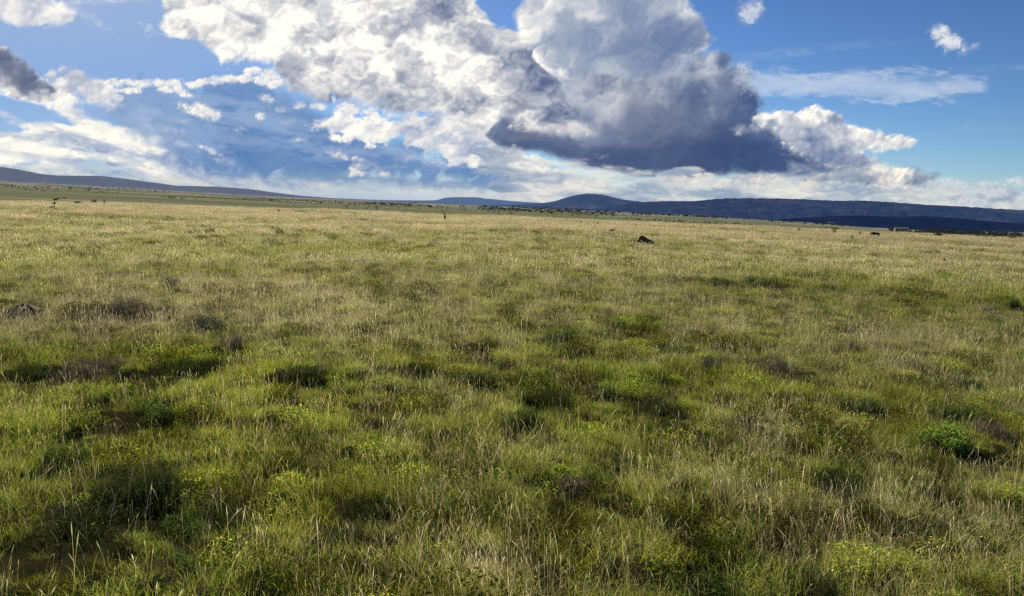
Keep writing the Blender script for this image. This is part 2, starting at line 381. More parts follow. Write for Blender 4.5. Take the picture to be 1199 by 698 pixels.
    # beyond the photograph the same weather goes on, thinner
    layer([(-420,60,90,22,-8),(-360,150,120,18,5),(-250,120,50,14)], lit=W, shade=(120,135,165), amp=14, scale=40, soft=8, base=.6, rim=.5, relief=1, tex=.1, k=2)
    layer([(1330,120,60,14),(1450,190,90,14,10)], lit=W, shade=(130,150,185), amp=12, scale=30, soft=10, base=.6, rim=.5, relief=1, tex=.1, k=1, opac=.7)
    ed = sstep(math.radians(22.8), math.radians(20.0), E_) * sstep(R(46), R(42), np.abs(A_))
    ed = ed * sstep(-1.2, -0.6, np.degrees(E_))
    ALP = ALP * np.clip(ed, 0, 1)

RAD = 60000.0
sky_mesh = np_mesh('sky', (D_ * RAD).reshape(-1, 3), grid_faces(*A_.shape), {'cloud': ('FLOAT_COLOR', np.concatenate([RGB, ALP[..., None]], -1).reshape(-1, 4))}, smooth=True)
k = NT('cloud_backdrop')
at = k.attr('cloud')
em = k.n('ShaderNodeEmission', {'Color': at.outputs['Color'], 'Strength': 1.0})
tr = k.n('ShaderNodeBsdfTransparent')
mx = k.n('ShaderNodeMixShader', {0: at.outputs['Alpha'], 1: tr.outputs[0], 2: em.outputs[0]})
cm = k.finish(mx.outputs[0]); cm.cycles.emission_sampling = 'NONE'
sky = put('sky', sky_mesh, cm)
tag(sky, 'blue sky with a large broken cumulus mass and a dark thunderhead', 'sky', kind='structure')
# ------------------------------------------------------------------ relief of the place
def hor_px(az):          # photo column of an azimuth on the horizon
    d = np.stack([np.sin(az), np.cos(az), np.zeros_like(az)], -1) @ ci
    return 599.5 + F_PX * d[..., 0] / -d[..., 2]

def az_of(px):           # azimuth of a photo column, at the horizon row
    d = ray_dir(px, horizon_y(np.asarray(px, float)))
    return np.arctan2(d[..., 0], d[..., 1])

AZ_T = np.linspace(-60, 60, 241); PX_T = hor_px(np.radians(np.clip(AZ_T, -50, 50)))
DF_X = [-400, 0, 150, 300, 450, 600, 800, 950, 1060, 1199, 1500]
DF_D = [-5, -5, -3, 0.5, 2.0, 3.2, 5.0, 8.5, 12.0, 9.0, 8.0]
def far_px(az):          # how far under the eye level the foot of the hills lies
    return np.interp(np.interp(np.degrees(az), AZ_T, PX_T), DF_X, DF_D)

R_C = 125.0
def ground_z(x, y):
    x = np.asarray(x, float); y = np.asarray(y, float)
    r = np.hypot(x, y) + 1e-6; az = np.arctan2(x, y)
    near = 0.030 * band(x / 5.2, y / 5.2, 0) + 0.026 * band(x / 1.1, y / 1.1, 1) + 0.024 * band(x / .42, y / .42, 2)
    near = near * sstep(140, 40, r) + 0.10 * band(x / 22, y / 22, 3) * sstep(15, 40, r) * sstep(180, 120, r)
    df = np.where(np.abs(az) < R(60), far_px(np.clip(az, -R(50), R(50))), 0.0)
    rr = np.maximum(r, R_C)
    d = df + (18.0 - df) * (R_C / rr) ** 0.75
    far = CAM_H - rr / 866.0 * d
    far = np.where(r < R_C, 0.0, far)
    far = np.where(y < 0, 0.0, far)
    bump = 0.5 * band(x / 160, y / 160, 4) * sstep(200, 700, r) * np.minimum(r / 900, 2.5)
    return near + far * sstep(0, 1, np.clip(y / (r * .15), 0, 1)) + bump

# one sheet in rings round the viewer, out beyond the hills
rad = np.concatenate([np.linspace(0, 2.5, 6)[:-1], np.geomspace(2.5, 160, 260)[:-1], np.geomspace(160, 30000, 150), [70000.0]])
azs = np.radians(np.concatenate([np.linspace(-180, -50, 40)[:-1], np.linspace(-50, 50, 620), np.linspace(50, 180, 40)[1:]]))
rr, aa = np.meshgrid(rad, azs, indexing='ij')
gx, gy = rr * np.sin(aa), rr * np.cos(aa)
gz = ground_z(gx, gy)
gz[-1] = gz[-2] * 0 - 60
gm_ = np_mesh('ground', np.stack([gx, gy, gz], -1).reshape(-1, 3), grid_faces(len(rad), len(azs))[:, ::-1], smooth=True)

def field_dry(x, y):
    """0 = lush green, 1 = straw; the pattern the grass and the soil share"""
    r = np.hypot(x, y); px = 599.5 + 866 * x / np.maximum(y, .5)
    a = 0.5 + 0.22 * band(x / 9, y / 6, 1) + 0.16 * band(x / 3.1, y / 2.4, 2) + 0.12 * band(x / 30, y / 14, 3)
    return a

k = NT('ground_soil')
geo = k.n('ShaderNodeNewGeometry'); P = geo.outputs['Position']
ln = k.n('ShaderNodeVectorMath', operation='LENGTH'); k.t.links.new(P, ln.inputs[0]); dist = ln.outputs['Value']
n1 = k.noise(P, 0.9, 5); n2 = k.noise(P, 0.06, 5)
near = k.mix(n1, (0.018, 0.019, 0.007), (0.046, 0.044, 0.018))
mp = k.n('ShaderNodeMapping', {'Scale': (0.16, 1.0, 1.0)}); k.t.links.new(P, mp.inputs[0])
n3 = k.noise(mp.outputs[0], 0.011, 7, .62); n4 = k.noise(mp.outputs[0], 0.03, 4, .6)
mid = k.ramp(n3, [(0.40, (0.12, 0.145, 0.07)), (0.46, (0.24, 0.255, 0.14)), (0.52, (0.18, 0.20, 0.10)), (0.57, (0.42, 0.39, 0.26))])
mid = k.mix(k.math('MULTIPLY', n4, 0.5), mid, (0.10, 0.10, 0.05))
pale = k.mix(n2, (0.22, 0.19, 0.09), (0.32, 0.28, 0.15))
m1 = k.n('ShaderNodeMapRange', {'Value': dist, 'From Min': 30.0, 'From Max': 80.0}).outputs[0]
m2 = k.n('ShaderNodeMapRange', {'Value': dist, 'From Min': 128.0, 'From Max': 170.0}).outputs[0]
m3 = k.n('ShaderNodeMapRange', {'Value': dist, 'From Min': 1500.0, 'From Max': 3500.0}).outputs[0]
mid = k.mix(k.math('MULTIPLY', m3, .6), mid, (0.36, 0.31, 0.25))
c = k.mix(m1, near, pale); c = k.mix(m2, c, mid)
# air between: haze painted as light blue glow, thickening with distance from the place
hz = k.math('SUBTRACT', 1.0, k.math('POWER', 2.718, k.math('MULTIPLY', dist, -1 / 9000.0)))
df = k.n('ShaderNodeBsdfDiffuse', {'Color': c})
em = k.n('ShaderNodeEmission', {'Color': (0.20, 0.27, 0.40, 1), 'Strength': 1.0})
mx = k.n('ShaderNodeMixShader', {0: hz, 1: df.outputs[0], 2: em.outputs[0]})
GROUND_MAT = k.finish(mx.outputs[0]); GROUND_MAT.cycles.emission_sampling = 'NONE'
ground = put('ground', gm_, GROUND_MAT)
tag(ground, 'open savanna plain running to the foot of the hills', 'ground', kind='structure')

# ------------------------------------------------------------------ hills
def hill(name, label, pts, D, depth, base_off, cols, veil, seed, rough=1.0):
    """pts: skyline as (photo column, photo row); D: distance; the slope comes down over depth metres toward the viewer"""
    xs = np.arange(pts[0][0], pts[-1][0] + 1, 1.6)
    top = np.interp(xs, [p[0] for p in pts], [p[1] for p in pts])
    kx = np.exp(-np.linspace(-2, 2, 9) ** 2); kx /= kx.sum()
    top = np.convolve(np.pad(top, 4, mode='edge'), kx, 'valid')
    az = az_of(xs)
    d = ray_dir(xs, top); el = np.arctan2(d[..., 2], np.hypot(d[..., 0], d[..., 1]))
    zt = CAM_H + D * np.tan(el)
    nr = 46; t = np.linspace(0, 1, nr)
    rs = D - depth + depth * 1.5 * t                     # front foot to behind the crest
    Rr, Aa = np.meshgrid(rs, az, indexing='ij')
    x, y = Rr * np.sin(Aa), Rr * np.cos(Aa)
    q = (Rr - (D - depth)) / depth                        # 0 foot, 1 crest, 1.5 behind
    prof = np.where(q < 1, q * q * (3 - 2 * q) * .55 + q ** 1.6 * .45, 1 - (q - 1) ** 2 * 3)
    zb = ground_z(x, y) - base_off
    gul = fbm(Aa * D / 420 + seed, Rr / 1500, 5, .55, seed)
    z = zb + (zt[None, :] - zb) * np.clip(prof + gul * 0.09 * rough * np.sin(np.pi * np.clip(q, 0, 1)), -.2, 1.0)
    z = z + np.where(np.abs(q - 1) < .2, 1, 0) * rough * (zt[None, :] - zb) * 0.012 * fbm(Aa * D / 130, Rr / 300, 4, .6, seed + 1)
    m = np_mesh(name, np.stack([x, y, z], -1).reshape(-1, 3), grid_faces(nr, len(az))[:, ::-1], smooth=True)
    k = NT(name + '_scrub')
    P = k.n('ShaderNodeNewGeometry').outputs['Position']
    n1 = k.noise(P, 0.004, 7, .7); n2 = k.noise(P, 0.0011, 6, .65)
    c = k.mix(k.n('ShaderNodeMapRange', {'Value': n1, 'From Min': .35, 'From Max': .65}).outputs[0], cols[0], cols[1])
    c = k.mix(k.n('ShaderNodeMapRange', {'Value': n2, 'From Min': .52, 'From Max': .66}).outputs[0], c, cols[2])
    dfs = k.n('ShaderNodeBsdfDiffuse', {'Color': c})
    e = k.n('ShaderNodeEmission', {'Color': tuple(veil[0]) + (1,), 'Strength': 1.0})  # air haze painted on as an even blue glow over the slope
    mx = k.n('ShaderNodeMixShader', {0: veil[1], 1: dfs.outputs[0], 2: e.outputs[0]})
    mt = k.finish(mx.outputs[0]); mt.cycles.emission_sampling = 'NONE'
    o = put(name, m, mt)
    return tag(o, label, 'hill', kind='structure')

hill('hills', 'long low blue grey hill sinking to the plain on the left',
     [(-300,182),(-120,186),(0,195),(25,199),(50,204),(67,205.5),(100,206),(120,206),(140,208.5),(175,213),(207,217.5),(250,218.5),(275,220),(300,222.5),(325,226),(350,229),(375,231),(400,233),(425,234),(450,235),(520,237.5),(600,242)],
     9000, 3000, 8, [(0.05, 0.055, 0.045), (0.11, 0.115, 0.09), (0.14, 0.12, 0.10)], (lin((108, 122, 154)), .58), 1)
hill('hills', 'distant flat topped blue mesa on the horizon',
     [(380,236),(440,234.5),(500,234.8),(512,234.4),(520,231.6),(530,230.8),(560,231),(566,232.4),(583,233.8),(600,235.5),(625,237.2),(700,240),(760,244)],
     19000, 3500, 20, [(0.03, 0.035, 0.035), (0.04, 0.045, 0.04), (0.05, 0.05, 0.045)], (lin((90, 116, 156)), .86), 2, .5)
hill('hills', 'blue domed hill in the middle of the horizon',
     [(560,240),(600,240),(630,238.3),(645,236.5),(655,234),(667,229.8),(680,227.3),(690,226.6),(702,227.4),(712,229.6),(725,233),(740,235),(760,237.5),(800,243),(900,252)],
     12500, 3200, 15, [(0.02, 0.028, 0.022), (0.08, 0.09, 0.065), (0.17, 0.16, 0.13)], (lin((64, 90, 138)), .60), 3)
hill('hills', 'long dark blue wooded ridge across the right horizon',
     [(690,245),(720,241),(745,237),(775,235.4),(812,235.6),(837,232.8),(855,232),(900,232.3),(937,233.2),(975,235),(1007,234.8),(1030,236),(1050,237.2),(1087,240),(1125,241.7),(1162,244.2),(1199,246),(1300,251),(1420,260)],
     11000, 4200, 25, [(0.012, 0.018, 0.014), (0.065, 0.075, 0.055), (0.13, 0.12, 0.09)], (lin((50, 74, 122)), .58), 4)  # dark slope colours carry the cloud shadow on this ridge
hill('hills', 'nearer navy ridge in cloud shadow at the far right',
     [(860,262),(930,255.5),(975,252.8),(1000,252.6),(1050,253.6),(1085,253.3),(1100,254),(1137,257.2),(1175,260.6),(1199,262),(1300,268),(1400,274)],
     6500, 2300, 15, [(0.006, 0.010, 0.010), (0.028, 0.034, 0.026), (0.04, 0.045, 0.035)], (lin((24, 42, 84)), .66), 5)  # near-black slope colours stand in for the cloud shadow
# ------------------------------------------------------------------ clumps one can tell apart: foot column, foot row, width in photo columns
def dict_of(px, py, w, label, kind='dark', hk=.62, stems=False, v=0): return (px, py, w, label, kind, hk, stems, v)
CLUMPS = [
    dict_of(150, 590, 95, 'widest dark grass clump, uppermost of the group in the lower left corner', hk=.75),
    dict_of(95, 628, 105, 'dark clump fronted by bleached upright stems, leftmost of the lower left group', hk=.6, stems=True, v=1),
    dict_of(256, 620, 78, 'dark clump with bent pale stems, rightmost of the group in the lower left corner', hk=.7, stems=True),
    dict_of(208, 628, 52, 'bright green leafy plant squeezed between two dark clumps in the lower left corner', 'shrub', .9, v=1),
    dict_of(205, 668, 40, 'small dark green bush just under the bright leafy plant at the lower left', 'shrub', .7),
    dict_of(440, 600, 66, 'dark grass clump with bright green tips left of the straw patch in the bottom centre', hk=.8, v=1),
    dict_of(405, 632, 34, 'small dark tuft below and left of the bright tipped clump in the bottom centre', hk=.5),
    dict_of(616, 500, 52, 'rounded dark green tussock alone in the middle of the near grass', 'shrub', .6),
    dict_of(560, 450, 46, 'low wide tussock with pale roots showing, centre of the field', hk=.42, stems=True),
    dict_of(356, 442, 60, 'long low dark tussock with grey blades, left of centre', hk=.42, v=1, stems=True),
    dict_of(490, 436, 44, 'low dark tussock up and left of the one with pale roots', hk=.4),
    dict_of(548, 411, 46, 'dark ragged tussock behind the other three in the centre of the field', hk=.45, v=1),
    dict_of(658, 398, 50, 'broad brown green shrub in the middle of the field', 'shrub', .45),
    dict_of(785, 412, 40, 'dark low shrub in the field straight below the termite mound', 'shrub', .5, v=1),
    dict_of(915, 436, 44, 'round brown grey tussock standing clear on the right of the field', 'dead', .75),
    dict_of(833, 430, 34, 'grey green shrub to the left of the round brown tussock', 'grey', .6),
    dict_of(815, 512, 34, 'small dark tuft beside a patch of tall straw on the right', hk=.6),
    dict_of(640, 472, 58, 'dark low tussock just above the rounded one in the centre', hk=.35, v=1),
    dict_of(770, 484, 54, 'dark tussock with thin grey blades, right of centre', hk=.5, stems=True),
    dict_of(708, 466, 46, 'flat dark patch of leafy shrub right of the centre tussocks', 'shrub', .4),
    dict_of(1010, 480, 40, 'dark green shrub in the hollow on the right', 'shrub', .55, v=1),
    dict_of(1124, 492, 50, 'dark shaded shrub above the light green herb on the right', 'shrub', .5),
    dict_of(1165, 508, 40, 'brown topped tussock with a dark hollow under it, near the right edge', 'dead', .55, v=1),
    dict_of(1112, 528, 52, 'light green broad leaved herb on the right', 'herb', .62),
    dict_of(828, 700, 84, 'dark green tussock cut by the bottom edge, right of centre', 'shrub', .5, v=1),
    dict_of(950, 690, 62, 'dark tuft with a few upright stems, last one right along the bottom edge', hk=.6, stems=True),
    dict_of(848, 335, 32, 'small dark shrub far out, left one of a pair right of centre', 'shrub', .35),
    dict_of(898, 334, 38, 'small dark shrub far out, right one of a pair right of centre', 'shrub', .35, v=1),
    dict_of(25, 376, 42, 'grey brown heap of dead brush by the left edge', 'dead', .6),
    dict_of(143, 372, 46, 'largest heap of brown dead brush, right of the grey one on the left', 'dead', .6, v=1),
    dict_of(185, 372, 40, 'lower green brown brush joined to the right of the largest heap', 'dead', .4),
    dict_of(201, 338, 20, 'small dead bush alone behind the heaps of brush on the left', 'dead', .8, v=1),
    dict_of(274, 410, 38, 'brown dead bush right of the grey green shrub on the left', 'dead', .75),
    dict_of(240, 386, 46, 'grey green round shrub behind the brown dead bush on the left', 'grey', .55),
    dict_of(105, 378, 28, 'small brown tuft under the left end of the brush heaps', 'dead', .5),
    dict_of(165, 402, 22, 'little dark tuft between the brush heaps and the dark bank', hk=.5),
    dict_of(30, 440, 60, 'left end of the dark shaded bank of grass, at the left edge', hk=.35),
    dict_of(100, 444, 76, 'middle of the dark shaded bank of grass on the left, with bleached stalks', 'dead', .35, stems=True),
    dict_of(205, 440, 76, 'right part of the dark shaded bank of grass on the left', hk=.4, v=1),
    dict_of(246, 430, 34, 'small tussock ending the dark bank on its right', hk=.5),
    dict_of(165, 492, 66, 'dark green hollow of leafy shrub below the dark bank on the left', 'shrub', .35),
    dict_of(70, 540, 44, 'dark small shrub near the left edge above the big clumps', 'shrub', .5, v=1),
    dict_of(342, 556, 34, 'small dark tuft right of the lower left clumps', hk=.45),
    dict_of(1000, 410, 22, 'small dark stubby bush on the right behind the hollow', 'dead', .9),
    dict_of(1186, 362, 18, 'small dark bush at the right edge, farther of two', 'shrub', .9),
    dict_of(1160, 370, 14, 'very small brown tuft left of the bush at the right edge', 'dead', 1.0, v=1),
    dict_of(326, 276, 10, 'upright green plant far out on the left, left one of a pair', 'shrub', 1.2),
    dict_of(351, 275, 9, 'upright green plant far out on the left, right one of a pair', 'shrub', 1.3, v=1),
    dict_of(245, 275, 10, 'lone upright plant in the pale grass on the far left', 'shrub', 1.2),
    dict_of(549, 268, 12, 'low dark tuft in the pale grass beyond the centre', 'dark', .4),
    dict_of(797, 288, 7, 'tiny dark tuft to the right of the termite mound', 'dead', .9),
    dict_of(505, 345, 22, 'little brown bush in the pale part of the centre field', 'dead', .5),
    dict_of(655, 350, 26, 'little dark shrub in the centre field, left of the far pair', 'shrub', .4),
    dict_of(590, 430, 26, 'tiny leafy shrub right of the low wide tussock in the centre', 'shrub', .4),
    dict_of(725, 386, 26, 'dark stubby tussock right of the broad brown green shrub', hk=.55),
    dict_of(1130, 455, 34, 'dark green tuft on the right behind the shaded shrubs', 'shrub', .4),
    dict_of(120, 468, 36, 'leafy tuft in the bright green patch on the left', 'shrub', .3),
    dict_of(670, 570, 40, 'pale dry tuft lying flat beside the straw patch, bottom centre', 'dead', .35),
    dict_of(985, 560, 44, 'dark leafy patch in the near grass on the right', 'shrub', .3, v=1),
    dict_of(741, 287, 12, 'green shrub growing against the left foot of the termite mound', 'shrub', .8)]
# ------------------------------------------------------------------ placing
def at(px, py, z0=None):
    """the spot of the plain seen at a point of the photograph"""
    d = ray_dir(px, py); d = d / d[2] * -1.0 if d[2] < -1e-5 else None
    if d is None: return None
    h = CAM_H
    for _ in range(30):
        x, y = d[0] * h, d[1] * h
        h = 0.5 * h + 0.5 * (CAM_H - float(ground_z(x, y)))
    return x, y

def at_r(px, r):
    az = float(az_of(np.array([float(px)]))[0])
    return r * math.sin(az), r * math.cos(az)

# ------------------------------------------------------------------ blades
def ribbons(base, lean, hgt, wid, bend, face, prof=(1, .85, .5, .06), ts=(0, .35, .7, 1.0)):
    """vectorised grass blades -> V, F, t. base (n,3), lean (n) azimuth, face (n) azimuth of the blade's width"""
    n = len(base); k = len(ts)
    t = np.array(ts)[None, :]; w = np.array(prof)[None, :] * wid[:, None] * 0.5
    out = bend[:, None] * hgt[:, None] * t ** 1.8
    up = hgt[:, None] * (t - 0.45 * np.clip(bend[:, None], 0, 1.6) * t ** 2.4)
    cx = base[:, None, 0] + np.cos(lean)[:, None] * out
    cy = base[:, None, 1] + np.sin(lean)[:, None] * out
    cz = base[:, None, 2] + up
    wx, wy = np.cos(face)[:, None] * w, np.sin(face)[:, None] * w
    L = np.stack([cx - wx, cy - wy, cz], -1); Q = np.stack([cx + wx, cy + wy, cz], -1)
    V = np.stack([L, Q], 2).reshape(n * k * 2, 3)
    b = (np.arange(n) * k * 2)[:, None] + (np.arange(k - 1) * 2)[None, :]
    F = np.stack([b, b + 1, b + 3, b + 2], -1).reshape(-1, 4)
    T = np.repeat(np.broadcast_to(t, (n, k)).reshape(-1), 2)
    return V, F, T

class Tuft:
    def __init__(s, seed): s.V = []; s.F = []; s.T = []; s.D = []; s.B = []; s.n = 0; s.r = np.random.default_rng(seed)
    def add(s, V, F, T, dry, rnd):
        s.F.append(F + s.n); s.n += len(V); s.V.append(V); s.T.append(T)
        k = len(V) // len(dry); s.D.append(np.repeat(dry, k)); s.B.append(np.repeat(rnd, k))
    def blades(s, n, rad, h, w, bend=(.2, .8), dry=(0, .3), gauss=False, outward=0.0, dome=0.0, z=0.0, sink=0.03):
        r = s.r; a = r.random(n) * 2 * np.pi
        q = (np.abs(r.standard_normal(n)) * .5 if gauss else np.sqrt(r.random(n))) * rad
        base = np.stack([np.cos(a) * q, np.sin(a) * q, np.full(n, z - sink)], -1)
        lean = np.where(r.random(n) < outward, a + r.normal(0, .5, n), r.random(n) * 2 * np.pi)
        hh = r.uniform(h[0], h[1], n) * (1 - dome * np.clip(q / rad, 0, 1) ** 2)
        V, F, T = ribbons(base, lean, hh, r.uniform(w[0], w[1], n), r.uniform(bend[0], bend[1], n), r.random(n) * np.pi)
        s.add(V, F, T, r.uniform(dry[0], dry[1], n), r.random(n)); return s
    def stems(s, n, rad, h, w, head=(.07, .13), hw=.008, bend=(.05, .35), dry=(.7, 1.0), sink=.03):
        r = s.r; a = r.random(n) * 2 * np.pi; q = np.sqrt(r.random(n)) * rad
        base = np.stack([np.cos(a) * q, np.sin(a) * q, np.full(n, -sink)], -1)
        lean = r.normal(-.3, 1.2, n); hh = r.uniform(h[0], h[1], n); bd = r.uniform(bend[0], bend[1], n); fc = r.random(n) * np.pi
        V, F, T = ribbons(base, lean, hh, np.full(n, w), bd, fc, prof=(1, .9, .8, .8, hw / w, hw / w * .8, .3), ts=(0, .3, .6, .80, .86, .94, 1.0))
        s.add(V, F, T, r.uniform(dry[0], dry[1], n), r.random(n)); return s
    def leaves(s, n, rad, h, size, dry=(0, .2), dome=.5, flat=.6, z0=0.0, wd=.45):
        """oval leaves spread through a low dome"""
        r = s.r; a = r.random(n) * 2 * np.pi; q = np.sqrt(r.random(n)) * rad
        top = h * (1 - dome * (q / rad) ** 2); zz = z0 + top * r.uniform(.1, 1, n) ** .6
        c = np.stack([np.cos(a) * q, np.sin(a) * q, zz], -1)
        d = r.standard_normal((n, 3)); d[:, 2] = d[:, 2] * flat + .25; d /= np.linalg.norm(d, axis=1, keepdims=True)
        e = np.cross(d, r.standard_normal((n, 3))); e /= np.linalg.norm(e, axis=1, keepdims=True)
        sz = r.uniform(size[0], size[1], n)[:, None]
        V = np.stack([c - d * sz * .5, c + e * sz * wd * .5, c + d * sz * .5, c - e * sz * wd * .5], 1).reshape(-1, 3)
        F = np.arange(n * 4).reshape(n, 4)
        T = np.repeat(np.clip((zz - z0) / max(h, .01), 0, 1), 4)
        s.add(V, F, T, r.uniform(dry[0], dry[1], n), r.random(n)); return s
    def twigs(s, n, rad, h, w, dry=(.5, .9), up=.5):
        """straight dead twigs, tangled"""
        r = s.r; a = r.random(n) * 2 * np.pi; q = np.sqrt(r.random(n)) * rad
        c = np.stack([np.cos(a) * q, np.sin(a) * q, h * r.random(n) ** 1.2 * (1 - .6 * (q / rad) ** 2) - .02], -1)
        d = r.standard_normal((n, 3)); d[:, 2] = np.abs(d[:, 2]) * up; d /= np.linalg.norm(d, axis=1, keepdims=True)
        e = np.cross(d, r.standard_normal((n, 3))); e /= np.linalg.norm(e, axis=1, keepdims=True)
        L = r.uniform(.3, 1.0, n)[:, None] * rad * .7; e = e * w * .5
        V = np.stack([c - e, c + e, c + d * L + e * .4, c + d * L - e * .4], 1).reshape(-1, 3)
        F = np.arange(n * 4).reshape(n, 4); T = np.tile(np.array([.3, .3, 1, 1]), n)
        s.add(V, F, T, r.uniform(dry[0], dry[1], n), r.random(n)); return s
    def mesh(s, name):
        return np_mesh(name, np.concatenate(s.V), np.concatenate(s.F), {'t': ('FLOAT', np.concatenate(s.T)), 'dry': ('FLOAT', np.concatenate(s.D)), 'rnd': ('FLOAT', np.concatenate(s.B))})

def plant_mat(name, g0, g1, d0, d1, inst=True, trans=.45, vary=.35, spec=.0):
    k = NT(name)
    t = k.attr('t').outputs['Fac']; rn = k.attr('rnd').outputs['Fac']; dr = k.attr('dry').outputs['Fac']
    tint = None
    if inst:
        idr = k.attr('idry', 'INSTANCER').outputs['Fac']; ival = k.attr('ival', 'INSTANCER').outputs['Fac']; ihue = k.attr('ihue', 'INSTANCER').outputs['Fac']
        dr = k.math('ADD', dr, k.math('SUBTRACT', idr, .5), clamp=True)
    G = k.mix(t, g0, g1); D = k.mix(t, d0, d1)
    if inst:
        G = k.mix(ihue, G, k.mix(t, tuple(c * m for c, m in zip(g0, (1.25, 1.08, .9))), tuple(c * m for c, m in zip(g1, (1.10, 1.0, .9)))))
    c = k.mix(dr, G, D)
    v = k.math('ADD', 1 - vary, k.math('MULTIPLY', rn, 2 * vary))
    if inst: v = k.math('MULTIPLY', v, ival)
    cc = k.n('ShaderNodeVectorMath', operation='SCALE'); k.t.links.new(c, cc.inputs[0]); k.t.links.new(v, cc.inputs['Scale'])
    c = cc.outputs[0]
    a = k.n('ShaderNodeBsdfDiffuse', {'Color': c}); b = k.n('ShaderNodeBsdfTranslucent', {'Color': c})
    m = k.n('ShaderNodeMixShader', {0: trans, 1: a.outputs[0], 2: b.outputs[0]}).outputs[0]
    if spec:
        g = k.n('ShaderNodeBsdfGlossy', {'Color': (1, .97, .9, 1), 'Roughness': .38})
        m = k.n('ShaderNodeMixShader', {0: spec, 1: m, 2: g.outputs[0]}).outputs[0]
    return k.finish(m)

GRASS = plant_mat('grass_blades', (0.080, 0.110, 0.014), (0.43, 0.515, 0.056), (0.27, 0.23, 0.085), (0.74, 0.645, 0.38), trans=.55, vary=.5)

def unlinked(name, mesh, mat):
    mesh.materials.append(mat)
    return bpy.data.objects.new(name, mesh)

tufts = []
def tf(nm, T): tufts.append(unlinked('%02d_%s' % (len(tufts), nm), T.mesh(nm), GRASS))
# 0-3 fine lush turf, 4-6 tall straw with seed heads, 7-8 mixed, 9-10 broad leaved weeds  (near)
for i in range(4): tf('turf', Tuft(20 + i).blades(210, .20, (.05, .14), (.0022, .0045), (.3, 1.2), (0, .35)).blades(26, .20, (.12, .22), (.002, .0035), (.1, .7), (.1, .9)))
for i in range(3): tf('straw', Tuft(30 + i).blades(110, .19, (.07, .20), (.002, .004), (.2, .9), (.25, .85)).stems(22, .19, (.18, .40), .0012, hw=.0034).blades(60, .2, (.06, .14), (.002, .004), (.3, 1), (0, .4)))
for i in range(2): tf('mixed', Tuft(40 + i).blades(190, .20, (.06, .20), (.002, .004), (.2, 1.0), (0, .75)).stems(8, .19, (.18, .36), .0012, hw=.0032))
for i in range(2): tf('weeds', Tuft(50 + i).leaves(260, .17, .11, (.010, .026), (0, .15), wd=.5).blades(80, .19, (.06, .15), (.002, .004), (.3, 1), (0, .4)))
for i in range(2): tf('turf_patch', Tuft(60 + i).blades(300, .50, (.08, .20), (.006, .012), (.2, .9), (0, .6)).stems(16, .5, (.2, .34), .004, hw=.010))
for i in range(2): tf('straw_patch', Tuft(70 + i).blades(170, .50, (.09, .22), (.006, .011), (.2, .9), (.3, 1)).stems(60, .5, (.18, .38), .004, hw=.012))
STALK = plant_mat('golden_stalks', (0.30, 0.26, 0.10), (0.74, 0.62, 0.33), (0.34, 0.28, 0.12), (0.80, 0.70, 0.42), trans=.5)
tf('weed_patch', Tuft(80).leaves(240, .42, .15, (.03, .06), (0, .2)).blades(90, .5, (.08, .2), (.006, .012), (.2, .9), (0, .5)))

for i in range(2):
    tufts.append(unlinked('%02d_stalks' % len(tufts), Tuft(90 + i).stems(16, .28, (.16, .42), .0011, hw=.0028, bend=(.02, .6)).mesh('stalks'), STALK))
for i in range(2): tf('leafy_tuft', Tuft(95 + i).leaves(420, .20, .16, (.012, .028), (0, .2), dome=.6).blades(60, .2, (.1, .24), (.002, .004), (.2, 1), (0, .4)))

def scatter(r0, r1, dens, half=46):
    n = int(0.5 * (r1 * r1 - r0 * r0) * R(2 * half) * dens)
    r = np.sqrt(RNG.random(n) * (r1 * r1 - r0 * r0) + r0 * r0); a = R(-half) + RNG.random(n) * R(2 * half)
    return r * np.sin(a), r * np.cos(a)

# hand-read patches of the field: (photo column, photo row, metres across, dry +/-, value +/-)
PATCH = [(1080,590,1.2,.16,.0),(1150,640,.9,.14,.0),(590,600,1.0,.12,.0),(560,650,.6,.10,.0),(870,500,1.0,.4,.05),(1060,420,4,.12,.0),(1150,400,4,.16,.0),(840,345,7,.3,.1),(60,375,3,.2,-.1),(170,360,3.5,.15,-.15),
         (430,380,5,.2,.05),(250,340,7,.15,.1),(120,460,2.2,-.3,.1),(330,470,2,-.25,.1),(240,450,2,-.3,.12),(840,650,.7,-.2,.05),(960,560,.8,-.1,.0),(700,480,2,-.2,-.05),(930,600,.8,.25,-.03),(600,540,1,-.1,-.1),(50,660,.8,-.1,.15),
         (330,620,.7,-.2,.12),(900,460,2,-.15,.0),(1040,500,2,-.2,-.08),(1120,470,2,-.1,-.08),(80,430,2.0,-.2,-.12),(190,420,2.0,-.2,-.10),(780,420,3,-.15,-.05),(640,455,2,-.2,-.05),(930,350,6,-.25,-.1),(1020,340,6,-.2,-.1),(520,350,6,-.1,.0),(420,560,.9,-.15,-.12),
         (100,590,.9,-.2,-.10),(150,560,.7,-.3,-.12),(250,595,.6,-.2,-.10),(170,520,1.2,-.25,-.1),(440,590,.5,-.1,-.3)]
PW = []
for (px, py, w, dd, dv) in PATCH:
    p = at(px, py); PW.append((p[0], p[1], w, dd, dv))

